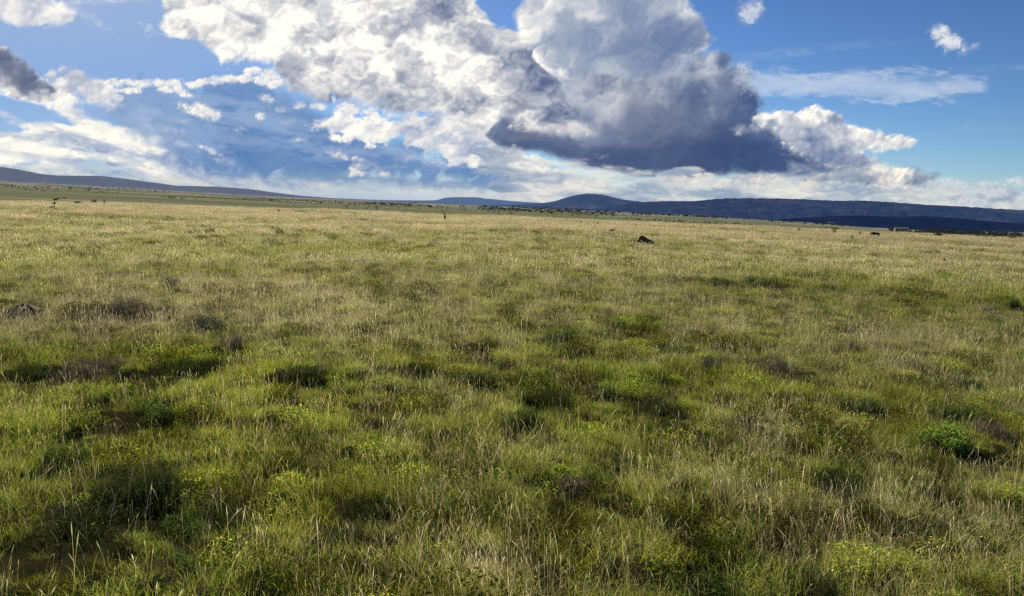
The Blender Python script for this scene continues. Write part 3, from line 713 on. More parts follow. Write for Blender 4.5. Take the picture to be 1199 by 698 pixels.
def fields(x, y):
    r = np.hypot(x, y)
    b1 = band(x / 2.6, y / 2.6, 1); b2 = band(x / 7.5, y / 7.5, 2); b3 = band(x / 21, y / 21, 3); b4 = band(x / 1.0, y / 1.0, 4)
    dry = 0.36 + .10 * b1 + .06 * b2 + .04 * b3 + .08 * b4
    dry = dry + .34 * sstep(32, 105, r) - .06 * sstep(14, 6, r)
    val = 1.04 + .26 * sstep(18, 7, r) - .06 * sstep(40, 90, r) + (.15 + .14 * sstep(40, 15, r)) * band(x / .7, y / .7, 5) + .05 * band(x / 3.1, y / 3.1, 0) + .10 * band(x / .33, y / .33, 3) * sstep(30, 12, r) + .12 * sstep(14, 5, r) + 0.0 * sstep(25, 70, r)  # small-scale value noise paints in shaded gaps between tufts
    fb = band(x / 38 + 5, y / 11, 2) + .6 * band(x / 20, y / 6 + 4, 4)
    dry = dry + .10 * fb * sstep(25, 60, r); val = val + .07 * fb * sstep(25, 60, r)
    for (cx, cy, w, dd, dv) in PW:
        g = np.exp(-((x - cx) ** 2 + (y - cy) ** 2) / (w * w))
        dry = dry + dd * g; val = val + dv * g
    return dry, val

CL = []
for c_ in CLUMPS:
    p = at(c_[0], c_[1]); rr_ = math.hypot(*p); ra = c_[2] / 866.0 * math.hypot(rr_, CAM_H) / 2
    CL.append((p[0], p[1] + ra * .35, ra, rr_))
pts, att = [], []
def sow(r0, r1, dens, zone, scl, half=46):
    x, y = scatter(r0, r1, dens, half)
    keep = np.ones(len(x), bool); low = np.ones(len(x))
    for (cx, cy, ra, cr) in CL:
        if cr < r0 - 2 or cr > r1 + 2: continue
        q = np.hypot(x - cx, y - cy) / ra
        keep &= ~((q < .95) & (RNG.random(len(x)) < .93))
        f = np.hypot((x - cx) / (ra * 1.15), (y - (cy - ra * 1.2)) / (ra * .9))      # grass thinned on the viewer's side to form a dark, shaded-looking gap
        keep &= ~((f < 1) & (RNG.random(len(x)) < .72)); low = np.where(f < 1.35, np.minimum(low, .5), low)
    x, y, low = x[keep], y[keep], low[keep]
    dry, val = fields(x, y); n = len(x)
    tall = 0.7 * band(x / 1.1 + 40, y / 1.1, 0) + .7 * band(x / .5, y / .5 + 30, 3)
    u = RNG.random(n)
    if zone == 0:
        strawp = np.clip((dry - .42) * 1.5, 0.02, .85); weedp = np.clip(.07 + .16 * band(x / 1.9, y / 1.9 + 9, 2), 0, .3)
        idx = np.where(u < strawp, RNG.integers(4, 7, n), np.where(u < strawp + weedp, RNG.integers(9, 11, n), np.where(RNG.random(n) < .35, RNG.integers(7, 9, n), RNG.integers(0, 4, n))))
    else:
        strawp = np.clip((dry - .36) * 1.5, .03, .9)
        idx = np.where(u < strawp, RNG.integers(13, 15, n), np.where(u < strawp + .06, 15, RNG.integers(11, 13, n)))
    # dark leafy tufts strewn through the sward
    drk = RNG.random(n) < np.clip(.022 + .12 * np.maximum(band(x / 2.2 + 9, y / 1.6, 4), 0), 0, .24) * sstep(95, 55, np.hypot(x, y))
    idx = np.where(drk, RNG.integers(18, 20, n), idx)
    if zone == 0: idx = np.where(~drk & (RNG.random(n) < .22), RNG.integers(16, 18, n), idx)
    s = low * scl * RNG.uniform(.75, 1.25, n) * (1 + .22 * np.clip(tall, -1.2, 1.6)) * np.where(drk, 1.5 if zone else 1.0, 1)
    z = ground_z(x, y)
    pts.append(np.stack([x, y, z], -1))
    att.append(np.stack([idx, s, RNG.random(n) * 2 * np.pi, np.clip(.5 + (dry - .5) * .9, 0.05, .95), np.where(drk, .27, np.clip(val + RNG.normal(0, .13, n), .25, 1.6)), np.clip(.35 + .5 * band(x / 3.3, y / 3.3 + 77, 1) + RNG.normal(0, .15, n), 0, 1)], -1))
sow(0.3, 12, 42, 0, 1.0, 110)
sow(12, 28, 30, 0, 1.15, 62)
sow(28, 60, 9, 1, 1.0, 52)
sow(60, 140, 4.2, 1, 1.25)
Pn = np.concatenate(pts); An = np.concatenate(att)
print('grass instances', len(Pn))
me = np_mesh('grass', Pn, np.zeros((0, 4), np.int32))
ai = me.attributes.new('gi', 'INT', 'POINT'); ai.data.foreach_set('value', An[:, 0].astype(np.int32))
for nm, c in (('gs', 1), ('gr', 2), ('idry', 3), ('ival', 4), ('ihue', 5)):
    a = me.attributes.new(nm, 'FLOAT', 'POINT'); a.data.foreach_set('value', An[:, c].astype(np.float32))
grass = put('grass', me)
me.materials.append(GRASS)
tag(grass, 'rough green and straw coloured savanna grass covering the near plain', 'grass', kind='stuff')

tc = bpy.data.collections.new('grass_tufts')
for o in tufts: tc.objects.link(o)
ng = bpy.data.node_groups.new('grow_grass', 'GeometryNodeTree')
ng.interface.new_socket('Geometry', in_out='INPUT', socket_type='NodeSocketGeometry')
ng.interface.new_socket('Geometry', in_out='OUTPUT', socket_type='NodeSocketGeometry')
gi = ng.nodes.new('NodeGroupInput'); go = ng.nodes.new('NodeGroupOutput')
ip = ng.nodes.new('GeometryNodeInstanceOnPoints'); cinf = ng.nodes.new('GeometryNodeCollectionInfo')
cinf.inputs['Collection'].default_value = tc
cinf.inputs['Separate Children'].default_value = True; cinf.inputs['Reset Children'].default_value = True
def named(nm, typ):
    a = ng.nodes.new('GeometryNodeInputNamedAttribute'); a.data_type = typ; a.inputs['Name'].default_value = nm
    return a.outputs['Attribute']
ng.links.new(gi.outputs[0], ip.inputs['Points']); ng.links.new(cinf.outputs[0], ip.inputs['Instance'])
ip.inputs['Pick Instance'].default_value = True
ng.links.new(named('gi', 'INT'), ip.inputs['Instance Index'])
cx = ng.nodes.new('ShaderNodeCombineXYZ'); ng.links.new(named('gr', 'FLOAT'), cx.inputs[2])
ng.links.new(cx.outputs[0], ip.inputs['Rotation']); ng.links.new(named('gs', 'FLOAT'), ip.inputs['Scale'])
ng.links.new(ip.outputs[0], go.inputs[0])
md = grass.modifiers.new('grow', 'NODES'); md.node_group = ng
# ------------------------------------------------------------------ things of the near field
def blend(o, x, y, scale=1.0, rz=0.0, dz=0.0):
    o.location = (x, y, float(ground_z(x, y)) + dz); o.scale = (scale,) * 3; o.rotation_euler = (0, 0, rz)

DARKGRASS = plant_mat('dark_tussock_blades', (0.006, 0.010, 0.003), (0.10, 0.15, 0.028), (0.03, 0.03, 0.012), (0.22, 0.21, 0.08), inst=False, trans=.35, vary=.7)  # self-shade of the clumps is put into these darker blade colours
LEAFY = plant_mat('shrub_leaves', (0.010, 0.018, 0.005), (0.17, 0.27, 0.050), (0.04, 0.04, 0.015), (0.22, 0.23, 0.08), inst=False, trans=.45, vary=.7)
LIGHTLEAF = plant_mat('herb_leaves', (0.10, 0.17, 0.03), (0.42, 0.62, 0.09), (0.1, 0.1, 0.03), (0.3, 0.3, 0.1), inst=False, trans=.5)
GREYLEAF = plant_mat('grey_shrub_leaves', (0.04, 0.055, 0.035), (0.16, 0.21, 0.13), (0.08, 0.08, 0.05), (0.22, 0.22, 0.15), inst=False, trans=.35)
DEAD = plant_mat('dead_twigs', (0.026, 0.021, 0.012), (0.19, 0.155, 0.085), (0.08, 0.067, 0.04), (0.40, 0.34, 0.22), inst=False, trans=.25)
PALEDEAD = plant_mat('bleached_stems', (0.22, 0.19, 0.14), (0.62, 0.55, 0.42), (0.25, 0.22, 0.16), (0.7, 0.62, 0.48), inst=False, trans=.45)

def rough_lathe(prof, n, seed, amp, sq=(1, 1)):
    """closed lumpy mound or body from a (radius, height) profile"""
    r = np.random.default_rng(seed); V = []; a = np.linspace(0, 2 * np.pi, n, endpoint=False)
    for i, (rr_, z) in enumerate(prof):
        w = 1 + amp * (band(np.cos(a) * .9 + seed, np.sin(a) * .9 + z * 2.5, 0) + .5 * band(np.cos(a) * 2.4 + seed, np.sin(a) * 2.4 + z * 6, 1))
        V.append(np.stack([np.cos(a) * rr_ * w * sq[0], np.sin(a) * rr_ * w * sq[1], z + amp * .25 * rr_ * band(a * 1.2, a * 0 + z * 3, 2)], -1))
    V = np.concatenate(V); F = []
    for i in range(len(prof) - 1):
        for j in range(n):
            F.append((i * n + j, i * n + (j + 1) % n, (i + 1) * n + (j + 1) % n, (i + 1) * n + j))
    return V, np.array(F)

def solid_mat(name, c0, c1, scale=8, rough=.9):
    k = NT(name); tcn = k.n('ShaderNodeTexCoord').outputs['Object']
    n = k.noise(tcn, scale, 6, .65); c = k.mix(n, c0, c1)
    b = k.n('ShaderNodeBump', {'Height': n, 'Strength': .8, 'Distance': .05})
    p = k.n('ShaderNodeBsdfPrincipled', {'Base Color': c, 'Roughness': rough}); k.t.links.new(b.outputs[0], p.inputs['Normal'])
    p.inputs['Specular IOR Level'].default_value = .15
    return k.finish(p.outputs[0])

HEAP = solid_mat('grey_brown_earth', (0.12, 0.09, 0.055), (0.42, 0.32, 0.21), 6)
MESH = {}
def shared(key, fn, mat):
    if key not in MESH:
        m = fn(); m.materials.append(mat); MESH[key] = m
    return MESH[key]

def tussock(px, py, wpx, label, kind='dark', hk=.62, stems=False, v=0, group=None):
    """px, py: foot of the plant; wpx: its width in photo columns"""
    x, y = at(px, py); r = math.hypot(x, y)
    rad = wpx / 866.0 * math.hypot(r, CAM_H) / 2
    v = v % 2
    def mk(seed, nm, nl, size, nb, **kw):
        t_ = Tuft(seed); rs = np.random.default_rng(seed)
        for i in range(11):                                  # uneven lobes, some standing proud, gaps between
            a_ = rs.random() * 6.28; q_ = .8 * rs.random() ** .6; f_ = rs.uniform(.22, .48); h_ = rs.uniform(.35, 1.0) * (1 - .45 * q_)
            k0 = len(t_.V)
            if nl: t_.leaves(int(nl / 11), f_, .72 * h_, size, (0, .6), dome=.5, **kw)
            if nb: t_.blades(int(nb / 11), f_ * .9, (.35 * h_, 1.0 * h_), (.007, .014), (.2, 1.1), (0, .6), outward=.7, dome=.3)
            for V in t_.V[k0:]: V[:, 0] += math.cos(a_) * q_; V[:, 1] += math.sin(a_) * q_
        t_.blades(300, 1.15, (.12, .45), (.006, .012), (.3, 1.2), (.1, .9), outward=.8)
        t_.stems(10, .9, (.6, 1.05), .006, hw=.012)
        return t_.mesh(nm)
    if kind == 'dark':
        m = shared('dark%d' % v, lambda: mk(200 + v, 'grass_tussock', 900, (.03, .07), 2200), DARKGRASS); nm, cat = 'grass_tussock', 'tussock'
    elif kind == 'shrub':
        m = shared('shrub%d' % v, lambda: mk(210 + v, 'low_shrub', 2600, (.035, .085), 700), LEAFY); nm, cat = 'low_shrub', 'shrub'
    elif kind == 'grey':
        m = shared('grey%d' % v, lambda: mk(220 + v, 'low_shrub', 2600, (.035, .08), 500), GREYLEAF); nm, cat = 'low_shrub', 'shrub'
    elif kind == 'herb':
        m = shared('herb%d' % v, lambda: mk(230 + v, 'leafy_herb', 1300, (.07, .16), 60, wd=.6), LIGHTLEAF); nm, cat = 'leafy_herb', 'plant'
    else:
        def dd():
            t_ = Tuft(240 + v); rs = np.random.default_rng(240 + v)
            for i in range(9):
                a_ = rs.random() * 6.28; q_ = .8 * rs.random() ** .6; k0 = len(t_.V); h_ = rs.uniform(.4, 1) * (1 - .4 * q_)
                t_.twigs(170, rs.uniform(.25, .45), .8 * h_, .014).leaves(110, rs.uniform(.25, .45), .6 * h_, (.03, .07), (.3, 1), dome=.6)
                for V in t_.V[k0:]: V[:, 0] += math.cos(a_) * q_; V[:, 1] += math.sin(a_) * q_
            return t_.blades(300, 1.1, (.15, .6), (.006, .012), (.2, 1), (.3, 1), outward=.6).mesh('dead_brush')
        m = shared('dead%d' % v, dd, DEAD); nm, cat = 'dead_brush', 'dead brush'
    o = put(nm, m); tag(o, label, cat, group)
    blend(o, x, y + rad * .35, 1, RNG.random() * 6.28, -.03); o.scale = (rad * 1.1, rad * 1.1, rad * hk * 2.0 + .10 + (.14 if r > 16 else 0))
    if label.startswith('grey brown heap'):
        V, F = rough_lathe([(1.0, -.1), (.92, .06), (.74, .18), (.62, .24), (.45, .36), (.30, .39), (.16, .46), (.01, .47)], 34, 12 + v, .30)
        put('bare_earth', np_mesh('bare_earth', V, F, smooth=True), HEAP, o)
    if stems:
        s = put('dead_stems', shared('stems', lambda: Tuft(250).stems(44, 1.0, (.4, 1.0), .006, hw=.009, bend=(.05, .9)).mesh('dead_stems'), PALEDEAD), None, o)
        s.location = (0, 0, 0)
    return o

for c_ in CLUMPS: tussock(*c_)

EARTH = solid_mat('mound_earth', (0.05, 0.03, 0.017), (0.30, 0.19, 0.11), 9)
BARK = solid_mat('bark', (0.02, 0.016, 0.012), (0.06, 0.05, 0.04), 9)
HIDE = solid_mat('dark_hide', (0.018, 0.013, 0.010), (0.05, 0.038, 0.028), 6)
FEATHER = solid_mat('brown_plumage', (0.05, 0.032, 0.018), (0.14, 0.10, 0.06), 20)

# termite mound: steep on the left, a long slope to the right, earth spilled at its foot
x, y = at(753, 287.5)
V, F = rough_lathe([(.90, -.12), (.84, .03), (.70, .10), (.56, .19), (.46, .29), (.37, .40), (.31, .50), (.27, .58), (.23, .64), (.17, .69), (.08, .71), (.01, .715)], 44, 3, .21)
V[:, 0] += np.clip(V[:, 0], 0, 2) * .75 * (1 - np.clip(V[:, 2] / .7, 0, 1)) - np.clip(V[:, 2], 0, 1) * .22
V[:, :2] *= .66; V[:, 2] *= .76
mound = put('termite_mound', np_mesh('termite_mound', V, F, smooth=True), EARTH)
tag(mound, 'dark brown termite mound rising from the pale grass right of centre', 'termite mound')
blend(mound, x, y, 1, 0, .14)
V, F = rough_lathe([(.62, -.1), (.58, .03), (.40, .10), (.16, .15), (.01, .16)], 30, 8, .22)
spill = put('loose_earth', np_mesh('loose_earth', V, F, smooth=True), solid_mat('dry_grey_earth', (.10, .08, .07), (.22, .18, .16), 7), mound, (.05, -.30, .05)); spill.scale = (.6, .5, 1)

def limb(path, rads, n=7):
    P = np.array(path, float); V = []; a = np.linspace(0, 2 * np.pi, n, endpoint=False)
    for i in range(len(P)):
        d = P[min(i + 1, len(P) - 1)] - P[max(i - 1, 0)]; d = d / (np.linalg.norm(d) + 1e-9)
        h = np.array([0, 0, 1.]) if abs(d[2]) < .8 else np.array([1., 0, 0])
        u = np.cross(d, h); u /= np.linalg.norm(u); v = np.cross(d, u)
        V.append(P[i] + rads[i] * (np.cos(a)[:, None] * u + np.sin(a)[:, None] * v))
    V.append(P[-1:] + 0); b = (len(P) - 1) * n
    F = [(i * n + j, i * n + (j + 1) % n, (i + 1) * n + (j + 1) % n, (i + 1) * n + j) for i in range(len(P) - 1) for j in range(n)]
    F += [(b + j, b + (j + 1) % n, b + n, b + n) for j in range(n)]
    return np.concatenate(V), [f if f[2] != f[3] else (f[0], f[1], f[2], f[2]) for f in F]

def limbs(name, specs, n=7):
    Vs, Fs, k_ = [], [], 0
    for path, rads in specs:
        V, F = limb(path, rads, n); Vs.append(V); Fs += [tuple(i + k_ for i in f) for f in F]; k_ += len(V)
    m = bpy.data.meshes.new(name)
    m.from_pydata(np.concatenate(Vs).tolist(), [], [f if f[2] != f[3] else f[:3] for f in Fs]); m.update()
    for p in m.polygons: p.use_smooth = True
    return m

def clump_leaves(blobs, n, size, seed, wd=.5):
    """leaf sized faces in flattened clumps: blobs (x, y, z, rx, rz)"""
    r = np.random.default_rng(seed); C = []
    wts = np.array([b[3] ** 2 * (b[4] + .2) for b in blobs]); wts = wts / wts.sum()
    for b, w in zip(blobs, wts):
        k_ = max(6, int(n * w)); q = r.standard_normal((k_, 3)); q /= np.linalg.norm(q, axis=1, keepdims=True); q *= r.random((k_, 1)) ** .45
        C.append(np.stack([b[0] + q[:, 0] * b[3], b[1] + q[:, 1] * b[3], b[2] + q[:, 2] * b[4]], -1))
    c = np.concatenate(C); k_ = len(c)
    d = r.standard_normal((k_, 3)); d[:, 2] *= .5; d /= np.linalg.norm(d, axis=1, keepdims=True)
    e = np.cross(d, r.standard_normal((k_, 3))); e /= np.linalg.norm(e, axis=1, keepdims=True)
    s = r.uniform(.5, 1, k_)[:, None] * size
    V = np.stack([c - d * s, c + e * s * wd, c + d * s, c - e * s * wd], 1).reshape(-1, 3)
    z = c[:, 2]; t = (z - z.min()) / (np.ptp(z) + 1e-6)
    return np_mesh('crown', V, np.arange(k_ * 4).reshape(-1, 4), {'t': ('FLOAT', np.repeat(t, 4)), 'dry': ('FLOAT', np.repeat(r.random(k_) * .4, 4)), 'rnd': ('FLOAT', np.repeat(r.random(k_), 4))})

DARKLEAF = plant_mat('acacia_leaves', (0.012, 0.018, 0.007), (0.045, 0.062, 0.020), (0.03, 0.03, 0.012), (0.07, 0.07, 0.03), inst=False, trans=.3)

def thing(name, label, cat, x, y, s=1.0, rz=0.0, group=None, sink=.02):
    o = bpy.data.objects.new(name, None); COL.objects.link(o); o.empty_display_size = .2
    tag(o, label, cat, group); blend(o, x, y, s, rz, -sink * s); return o

# tiered thorn sapling, far left
x, y = at(64, 247.5)
o = thing('thorn_sapling', 'sparse thorn sapling with tiered dark tufts standing in pale grass at the far left', 'sapling', x, y, 1.2)
put('trunk', limbs('trunk', [([(0, 0, -.1), (.02, 0, .4), (0, 0, .8), (.10, 0, 1.12)], [.035, .028, .02, .01]), ([(0, 0, .35), (-.2, 0, .5), (-.28, 0, .52)], [.02, .014, .008]), ([(0, 0, .3), (.2, .05, .34)], [.018, .01]),
     ([(0, 0, .65), (-.12, 0, .78)], [.015, .01]), ([(.05, 0, 1.0), (.35, 0, 1.17), (.95, .1, 1.25)], [.014, .01, .006])]), BARK, o)
put('crown', clump_leaves([(-.30, 0, .40, .19, .05), (.16, 0, .28, .15, .05), (0, 0, .78, .20, .06), (.12, 0, 1.10, .20, .07), (.4, 0, 1.2, .2, .03), (.95, 0, 1.27, .14, .05)], 900, .05, 5), DARKLEAF, o)

def bush(name, label, px, py, wpx, hpx, cat='bush', seed=1, lean=0.0, mat=None, group=None, lobes=7, n=500):
    x, y = at(px, py); r = math.hypot(x, y); k_ = r / 866.0 * 1.3; w = wpx * k_; g_ = .24; h = hpx * k_ + g_
    o = thing(name, label, cat, x, y, group=group)
    rs = np.random.default_rng(seed); bl = []
    for i in range(lobes):
        a = rs.random() * 6.28; q = w * .26 * rs.random() ** .5
        bl.append((math.cos(a) * q + lean * w, math.sin(a) * q, g_ + (h - g_) * rs.uniform(.35, .75), w * rs.uniform(.18, .30), (h - g_) * rs.uniform(.24, .36) + .02))
    put('trunk', limbs('trunk', [([(0, 0, -.1), (.02 * w, 0, h * .3), (lean * w * .7, 0, h * .6)], [.05 * w + .01, .04 * w + .01, .02 * w]),
                                 ([(0, 0, h * .1), (-.18 * w, 0, h * .5)], [.03 * w, .015 * w]), ([(0, 0, h * .12), (.2 * w, 0, h * .5)], [.03 * w, .015 * w])]), BARK, o)
    put('crown', clump_leaves(bl, n, max(.05 * w, .02), seed), mat or DARKLEAF, o)
    return o

bush('round_bush', 'round very dark bush on the edge of the pale grass, far left', 110.5, 240.6, 5.5, 3.6, seed=2)
bush('upright_bush', 'narrow upright dark bush just right of the round one, far left', 122.3, 241.6, 3, 5, seed=3)
bush('low_bush', 'flat dark bush on the edge of the pale grass between sapling and round bush', 92, 240.4, 8, 1.8, seed=4)
bush('low_bush', 'small dark bush far out, above the pair of upright plants on the left', 326.5, 250.5, 4, 2.6, seed=5)
bush('low_bush', 'small dark bush on the edge of the pale grass, left of centre', 415, 253.5, 3.5, 2.6, seed=6)
bush('low_bush', 'small dark bush on the edge of the pale grass, above and left of the bird', 700, 266, 3, 3, seed=7)
bush('low_bush', 'tiny dark bush farther left of the one above the bird', 680.5, 264, 2, 3, seed=8)
bush('low_bush', 'brown low bush on the pale grass, right of the termite mound and farther off', 893, 276.5, 4, 2.4, seed=9)
bush('low_bush', 'dark small bush on the far pale grass, left of the fan shaped tree', 935, 271.6, 3.4, 2.2, seed=10)
bush('fan_shaped_tree', 'small olive tree opening like a fan on the pale grass at right', 976.3, 276, 6.2, 7, cat='tree', seed=11, mat=LEAFY)
bush('low_bush', 'thin dark plant left of the warthog', 1006.5, 278, 3.4, 4, seed=12)
bush('low_bush', 'tiny dark bush right beside the warthog', 1019, 278, 2.2, 1.8, seed=13)
bush('low_bush', 'slender dark plant standing in the grass below the warthog', 997, 284.5, 2.4, 4.6, seed=14)
bush('low_bush', 'small umbrella shaped bush on the far right edge of the pale grass', 1098, 278.5, 8, 2.8, seed=15)
bush('low_bush', 'tiny upright bush at the edge of the grass above the termite mound, left', 743.5, 268, 2.4, 4, seed=16)
bush('low_bush', 'tiny upright bush at the edge of the grass above the termite mound, right', 820.5, 269, 2.2, 4, seed=17)

# tall thin dead stump in the middle distance
x, y = at(520.8, 258.6)
o = put('dead_stump', limbs('dead_stump', [([(0, 0, -.1), (0, 0, .3), (-.03, 0, .55), (-.01, 0, .80)], [.13, .12, .08, .03]), ([(0, 0, .2), (.1, 0, .38)], [.07, .04])], 9), BARK)
tag(o, 'thin upright dark stump standing alone in the far grass left of centre', 'stump'); blend(o, x, y, 1.25)
x, y = at(1104.5, 310)
o = put('tree_stump', limbs('tree_stump', [([(0, 0, -.1), (.01, 0, .12), (-.01, 0, .26)], [.07, .065, .055]), ([(.03, 0, .1), (.07, 0, .2)], [.03, .02])], 9), solid_mat('weathered_wood', (.03, .025, .02), (.12, .10, .07), 12))
tag(o, 'short weathered stump sticking out of pale grass on the far right', 'stump'); blend(o, x, y, 1.25)
for px, py, h_, lb in ((86.5, 243.6, .30, 'thin dark stalk in the pale grass between the sapling and the round bush'), (1176, 370, .1, None)):
    if lb:
        x, y = at(px, py)
        o = put('dry_stalk', limbs('dry_stalk', [([(0, 0, -.05), (.01, 0, h_)], [.02, .008]), ([(0, 0, h_ * .4), (.07, 0, h_ * .6)], [.012, .008])], 6), BARK); tag(o, lb, 'stalk'); blend(o, x, y)

# ------------------------------------------------------------------ animals (skinned skeletons)
def skinned(name, joints, edges, mat, parent=None, sub=1, root=0):
    m = bpy.data.meshes.new(name); m.from_pydata([j[:3] for j in joints], edges, [])
    o = put(name, m, mat, parent)
    md = o.modifiers.new('skin', 'SKIN')
    m.skin_vertices.new() if not m.skin_vertices else None
    sv = m.skin_vertices[0].data
    for i, j in enumerate(joints): sv[i].radius = (j[3], j[4] if len(j) > 4 else j[3])
    for i in range(len(joints)): sv[i].use_root = (i == root)
    s = o.modifiers.new('sub', 'SUBSURF'); s.levels = s.render_levels = sub
    return o

x, y = at(1026.3, 278.6)
wt_ = thing('warthog', 'small dark warthog standing side on in the pale grass on the far right', 'warthog', x, y, s=1.0, rz=R(132), sink=0)
J = [(0, 0, .50, .17, .15), (.22, 0, .52, .18, .16), (.40, 0, .55, .17, .15), (.55, 0, .52, .12, .12), (.68, 0, .45, .095, .09), (.82, 0, .36, .06, .05), (-.20, 0, .50, .16, .15), (-.34, 0, .47, .12, .12)]
Eg = [(0, 1), (1, 2), (2, 3), (3, 4), (4, 5), (0, 6), (6, 7)]
for sx, base, kn in ((.36, 2, .0), (-.26, 6, -.05)):
    for sy in (-1, 1):
        i = len(J)
        J += [(sx, .09 * sy, .36, .065), (sx + kn, .09 * sy, .20, .038), (sx + .01, .09 * sy, .07, .026), (sx + .03, .09 * sy, .0, .03)]
        Eg += [(base, i), (i, i + 1), (i + 1, i + 2), (i + 2, i + 3)]
skinned('body', J, Eg, HIDE, wt_)
for sy in (-1, 1):
    e = put('ear', limbs('ear', [([(.58, .07 * sy, .60), (.56, .12 * sy, .68), (.55, .13 * sy, .73)], [.03, .03, .004])], 6), HIDE, wt_)
    t_ = put('tusk', limbs('tusk', [([(.80, .05 * sy, .35), (.82, .10 * sy, .38), (.80, .11 * sy, .44)], [.012, .010, .002])], 6), solid_mat('ivory', (.4, .36, .28), (.5, .46, .38)), wt_)
put('mane', Tuft(301).blades(120, .2, (.06, .12), (.006, .01), (.2, .6), (0, 1)).mesh('mane'), DEAD, wt_, (.25, 0, .66)).scale = (1.3, .2, 1)
put('tail', limbs('tail', [([(-.42, 0, .52), (-.50, 0, .42), (-.50, 0, .25), (-.51, 0, .2)], [.018, .010, .008, .016])], 6), HIDE, wt_)

x, y = at(716.5, 273.4)
bd = thing('ground_bird', 'brown long necked ground bird walking in the pale grass left of the termite mound', 'bird', x, y, s=1.15, rz=R(8), sink=0)
J = [(0, 0, .27, .085, .10), (.13, 0, .29, .07, .085), (.22, 0, .33, .038), (.27, 0, .42, .022), (.31, 0, .50, .022), (.35, 0, .515, .026), (-.14, 0, .25, .06, .075), (-.25, 0, .22, .03, .04),
     (.02, .05, .18, .035), (.0, .05, .10, .012), (.03, .05, .02, .009), (.02, -.05, .18, .035), (.06, -.05, .10, .012), (.05, -.05, .02, .009)]
Eg = [(0, 1), (1, 2), (2, 3), (3, 4), (4, 5), (0, 6), (6, 7), (0, 8), (8, 9), (9, 10), (0, 11), (11, 12), (12, 13)]
skinned('body', J, Eg, FEATHER, bd)
put('beak', limbs('beak', [([(.37, 0, .515), (.43, 0, .505)], [.010, .002])], 6), BARK, bd)
for sy in (-1, 1):
    put('wing', limbs('wing', [([(.12, .075 * sy, .30), (0, .10 * sy, .28), (-.16, .07 * sy, .25), (-.26, .03 * sy, .23)], [.03, .055, .04, .006])], 8), FEATHER, bd)
    put('foot', limbs('foot', [([(.02, .05 * sy, .015), (.09, .05 * sy, .01)], [.008, .005]), ([(.03, .05 * sy, .015), (.07, .08 * sy, .01)], [.007, .004])], 5), BARK, bd)

# ------------------------------------------------------------------ trees and scrub of the far plain
def far_spot(px, py):
    """a spot on the far plain seen at a photo point, from the depth rule of the land"""
    az = float(az_of(np.array([float(px)]))[0]); d = ray_dir(float(px), float(py)); t = d[2] / math.hypot(d[0], d[1])
    lo, hi = 128.0, 9000.0
    for _ in range(60):
        mid_ = math.sqrt(lo * hi); z = float(ground_z(mid_ * math.sin(az), mid_ * math.cos(az)))
        if (z - CAM_H) / mid_ < t: lo = mid_
        else: hi = mid_
    return lo * math.sin(az), lo * math.cos(az), lo

protos = []
def far_proto(kind, seed):
    rs = np.random.default_rng(seed)
    if kind == 'acacia':
        bl = [(rs.uniform(-1.3, 1.3), rs.uniform(-1.3, 1.3), 2.5 + rs.uniform(-.2, .35), rs.uniform(.55, .9), rs.uniform(.2, .36)) for _ in range(9)]
        tr = [([(0, 0, -.3), (.05, 0, .9), (.2, 0, 1.7), (.7, .2, 2.4)], [.14, .11, .08, .03]), ([(.05, 0, .9), (-.5, 0, 1.8), (-1.0, -.2, 2.4)], [.09, .06, .02]), ([(.1, 0, 1.2), (.1, .6, 2.3)], [.07, .03])]
        return limbs('trunk', tr, 5), clump_leaves(bl, 330, .16, seed)
    if kind == 'bushy':
        bl = [(rs.uniform(-.8, .8), rs.uniform(-.8, .8), rs.uniform(.9, 2.3), rs.uniform(.5, .85), rs.uniform(.4, .6)) for _ in range(9)]
        return limbs('trunk', [([(0, 0, -.3), (0, .05, .8), (.1, 0, 1.5)], [.16, .12, .05]), ([(0, 0, .4), (-.5, 0, 1.2)], [.08, .03])], 5), clump_leaves(bl, 330, .18, seed)
    bl = [(rs.uniform(-.9, .9), rs.uniform(-.7, .7), rs.uniform(.35, .8), rs.uniform(.4, .7), rs.uniform(.25, .38)) for _ in range(7)]
    return limbs('trunk', [([(0, 0, -.2), (.1, 0, .5)], [.08, .04]), ([(0, 0, .05), (-.35, 0, .45)], [.05, .02])], 5), clump_leaves(bl, 240, .13, seed)
FARLEAF = plant_mat('far_foliage', (0.045, 0.060, 0.040), (0.12, 0.15, 0.085), (0.07, 0.07, 0.05), (0.14, 0.14, 0.09), inst=False, trans=.25)
KINDS = [('acacia', 'acacia_tree', 'tree', 3.0, 3.2), ('bushy', 'bushy_tree', 'tree', 2.8, 2.4), ('shrub', 'thorn_shrub', 'shrub', 1.2, 2.0)]
PRO = {}
for kd, nm, ct, hh, ww in KINDS:
    for v in range(3):
        a, b = far_proto(kd, 400 + v * 7 + len(kd)); a.materials.append(BARK); b.materials.append(FARLEAF); PRO[(kd, v)] = (a, b)

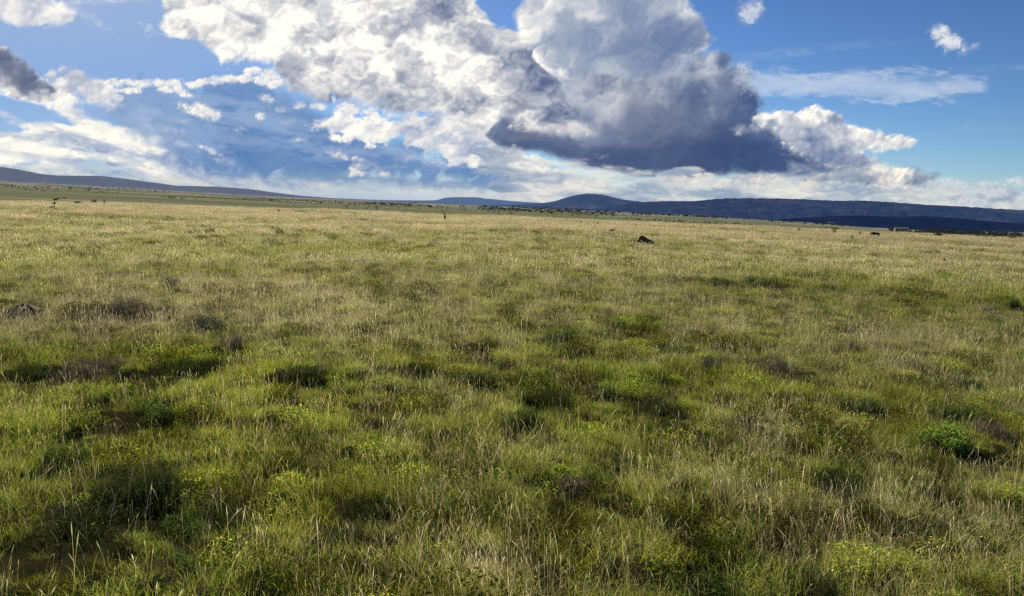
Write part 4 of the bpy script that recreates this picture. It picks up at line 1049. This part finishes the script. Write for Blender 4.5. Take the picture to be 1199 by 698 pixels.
FAR_LABEL = {'acacia': 'flat topped dark acacia dotted over the far plain', 'bushy': 'round headed dark tree dotted over the far plain', 'shrub': 'low dark thorn shrub scattered over the far plain'}
FAR_GROUP = {'acacia': 'flat topped acacias of the far plain', 'bushy': 'round headed trees of the far plain', 'shrub': 'thorn shrubs of the far plain'}
n_far = 0
def far_tree(px, py, kd, hpx=None, label=None, wk=1.0):
    global n_far
    x, y, r = far_spot(px, py)
    kk = next(q for q in KINDS if q[0] == kd)
    s = 1.0 if hpx is None else hpx * r / 866.0 / kk[3]
    s = float(np.clip(s, .25, 4.0))
    o = thing(kk[1], label or FAR_LABEL[kd], kk[2], x, y, s, RNG.random() * 6.28, None if label else FAR_GROUP[kd])
    o.scale = (s * wk, s * wk, s)
    a, b = PRO[(kd, int(RNG.integers(0, 3)))]
    put('trunk', a, None, o); put('crown', b, None, o); n_far += 1

far_tree(82, 223.2, 'bushy', 4.2, 'tallest dark tree on the far plain, standing over the tree line on the far left')
far_tree(8.5, 221.5, 'acacia', 3.6, 'single dark tree under the left end of the far tree line')
far_tree(441, 245.5, 'bushy', 4.6, 'round dark tree standing alone on the far plain left of centre', 1.25)
far_tree(429, 247, 'bushy', 2.4, 'low dark tree to the left of the lone round tree on the far plain', 1.3)
far_tree(160, 241, 'shrub', 1.6, 'lone dark shrub on the green plain near the pale streak at the left')
far_tree(259, 237.5, 'shrub', 1.8, 'lone dark shrub in the middle of the green plain, right of the long scrub line')
far_tree(317, 235.5, 'bushy', 2.8, 'dark tree at the left end of the scrub line below the hill foot', 1.3)
far_tree(912, 257, 'acacia', 2.6, 'small dark tree on the pale strip in front of the right ridge')
far_tree(822, 254.5, 'acacia', 2.8, 'dark upright tree on the skyline of the pale strip right of the dome hill')
# rows of scrub: (x0, y0, x1, y1, count, px height, spread, kinds)
ROWS = [(0, 219.4, 60, 221.5, 18, 1.9, .5, 'bushy'), (28, 223.6, 70, 225.2, 14, 1.7, .5, 'bushy'), (60, 222.4, 140, 227.0, 22, 1.7, .8, 'bushy'), (185, 231.5, 232, 234.2, 20, 1.9, .4, 'bushy'),
        (280, 234.5, 300, 234.5, 6, 1.5, .4, 'shrub'), (302, 234.4, 350, 238.4, 18, 1.6, .4, 'bushy'), (360, 237, 470, 246, 30, 1.3, 1.8, 'shrub'), (400, 242.4, 600, 250, 24, 1.6, 1.2, 'bushy'),
        (640, 250.5, 700, 254.2, 14, 2.0, .8, 'bushy'), (730, 257.5, 800, 260.6, 26, 1.9, .6, 'bushy'), (800, 260.8, 880, 264.6, 22, 1.7, .5, 'bushy'), (960, 267.0, 990, 269, 12, 2.2, .5, 'bushy'),
        (985, 262, 1060, 272, 22, 1.7, 1.6, 'shrub'), (1080, 274, 1199, 282, 40, 2.3, 1.6, 'bushy')]
for (x0, y0, x1, y1, n_, hp, sp, kd) in ROWS:
    for i in range(n_):
        u = RNG.random(); px = x0 + (x1 - x0) * u; py = y0 + (y1 - y0) * u + RNG.normal(0, sp)
        if py < horizon_y(px) - float(np.interp(px, DF_X, [-v for v in DF_D])) * 1 + .6: py = horizon_y(px) + float(np.interp(px, DF_X, DF_D)) + .8
        far_tree(px, py, 'acacia' if RNG.random() < .2 else kd, hp * RNG.uniform(.7, 1.25))
print('far trees', n_far)

# the woods that read as one mass: many crowns in one sheet of scrub
def woods(name, label, rows, seed):
    rs = np.random.default_rng(seed); C = []; S = []
    for (x0, y0, x1, y1, n_, hp, sp) in rows:
        for i in range(n_):
            u = rs.random(); px = x0 + (x1 - x0) * u; py = y0 + (y1 - y0) * u + rs.normal(0, sp)
            lim = horizon_y(px) + float(np.interp(px, DF_X, DF_D)) + .3
            x, y, r = far_spot(px, max(py, lim)); h = hp * rs.uniform(.6, 1.2) * r / 866
            w = h * rs.uniform(.6, 1.3)
            k_ = 26; q = rs.standard_normal((k_, 3)); q /= np.linalg.norm(q, axis=1, keepdims=True); q *= rs.random((k_, 1)) ** .4
            z = float(ground_z(x, y))
            C.append(np.stack([x + q[:, 0] * w, y + q[:, 1] * w, z + h * .5 + q[:, 2] * h * .5], -1)); S.append(np.full(k_, h * .28))
    c = np.concatenate(C); s = np.concatenate(S)[:, None]; k_ = len(c)
    d = rs.standard_normal((k_, 3)); d /= np.linalg.norm(d, axis=1, keepdims=True)
    e = np.cross(d, rs.standard_normal((k_, 3))); e /= np.linalg.norm(e, axis=1, keepdims=True)
    V = np.stack([c - d * s, c + e * s * .6, c + d * s, c - e * s * .6], 1).reshape(-1, 3)
    m = np_mesh(name, V, np.arange(k_ * 4).reshape(-1, 4), {'t': ('FLOAT', np.repeat(rs.random(k_), 4)), 'dry': ('FLOAT', np.repeat(rs.random(k_) * .5, 4)), 'rnd': ('FLOAT', np.repeat(rs.random(k_), 4))})
    o = put(name, m, plant_mat('wood_mass', (0.035, 0.048, 0.048), (0.085, 0.105, 0.092), (0.06, 0.06, 0.055), (0.11, 0.11, 0.095), inst=False, trans=.2))  # bluish distance haze is mixed into these foliage colours
    return tag(o, label, 'woodland', kind='stuff')
woods('woodland', 'dark bush country merging into one band at the foot of the hills',
      [(420, 238.2, 620, 246.0, 320, 1.5, .8), (560, 244, 720, 251, 260, 1.7, 1.7), (600, 244.5, 760, 251.5, 190, 1.6, 1.4), (740, 250.5, 900, 257.5, 260, 1.5, .5), (900, 259, 1060, 267, 260, 1.6, 1.0), (1040, 268, 1199, 277, 420, 2.0, 2.2), (1080, 272, 1230, 281, 420, 2.0, 2.2),
       (0, 216, 200, 224, 110, 1.0, 1.6), (300, 233.0, 430, 239, 120, 1.1, .9), (200, 229.5, 420, 238, 80, .9, 1.6)], 77)

# ------------------------------------------------------------------ two far buildings
def boxes(name, bs):
    V, F = [], []
    for (x0, x1, y0, y1, z0, z1) in bs:
        b = len(V)
        V += [(x0, y0, z0), (x1, y0, z0), (x1, y1, z0), (x0, y1, z0), (x0, y0, z1), (x1, y0, z1), (x1, y1, z1), (x0, y1, z1)]
        F += [tuple(b + i for i in f) for f in ((0, 1, 5, 4), (1, 2, 6, 5), (2, 3, 7, 6), (3, 0, 4, 7), (4, 5, 6, 7), (3, 2, 1, 0))]
    m = bpy.data.meshes.new(name); m.from_pydata(V, [], F); m.update(); return m
def building(px, r, w, h, d, label, wall_c, wins, roof_c):
    x, y = at_r(px, r); z = float(ground_z(x, y))
    o = bpy.data.objects.new('farm_building', None); COL.objects.link(o); o.location = (x, y, z); o.rotation_euler = (0, 0, -math.atan2(x, y) + .1)
    tag(o, label, 'building')
    put('wall', boxes('wall', [(-w / 2, w / 2, 0, d, -2, h)]), solid_mat('pale_plaster', tuple(c * .8 for c in wall_c), wall_c, .5), o)
    m = bpy.data.meshes.new('roof'); e = .5
    m.from_pydata([(-w / 2 - e, -e, h + .02), (w / 2 + e, -e, h + .02), (w / 2 + e, d + e, h + .02), (-w / 2 - e, d + e, h + .02), (-w / 2 - e, d / 2, h * 1.35), (w / 2 + e, d / 2, h * 1.35)], [], [(0, 1, 5, 4), (2, 3, 4, 5), (3, 0, 4), (1, 2, 5), (3, 2, 1, 0)]); m.update()
    put('roof', m, solid_mat('tin_roof', tuple(c * .7 for c in roof_c), roof_c, .4, .6), o)
    for (wx, ww) in wins:
        put('window', boxes('window', [(wx * w - ww * w / 2, wx * w + ww * w / 2, -.06, .05, h * .22, h * .78)]), solid_mat('dark_opening', (.01, .012, .012), (.02, .02, .02)), o)
building(1057, 1150, 16, 3.8, 8, 'long pale building with dark openings among the bushes on the far right', (.62, .56, .44), [(-.28, .08), (-.05, .07), (.2, .09), (.38, .05)], (.15, .14, .12))
building(974.5, 3300, 24, 10, 14, 'small grey blue shed against the navy ridge, left of the pale building', (.15, .18, .21), [(-.2, .2), (.25, .2)], (.17, .20, .23))
SC.cycles.use_denoising = False
SC.cycles.max_bounces = 6
SC.cycles.diffuse_bounces = 3; SC.cycles.transmission_bounces = 3; SC.cycles.transparent_max_bounces = 6
SC.cycles.sample_clamp_indirect = 4.0
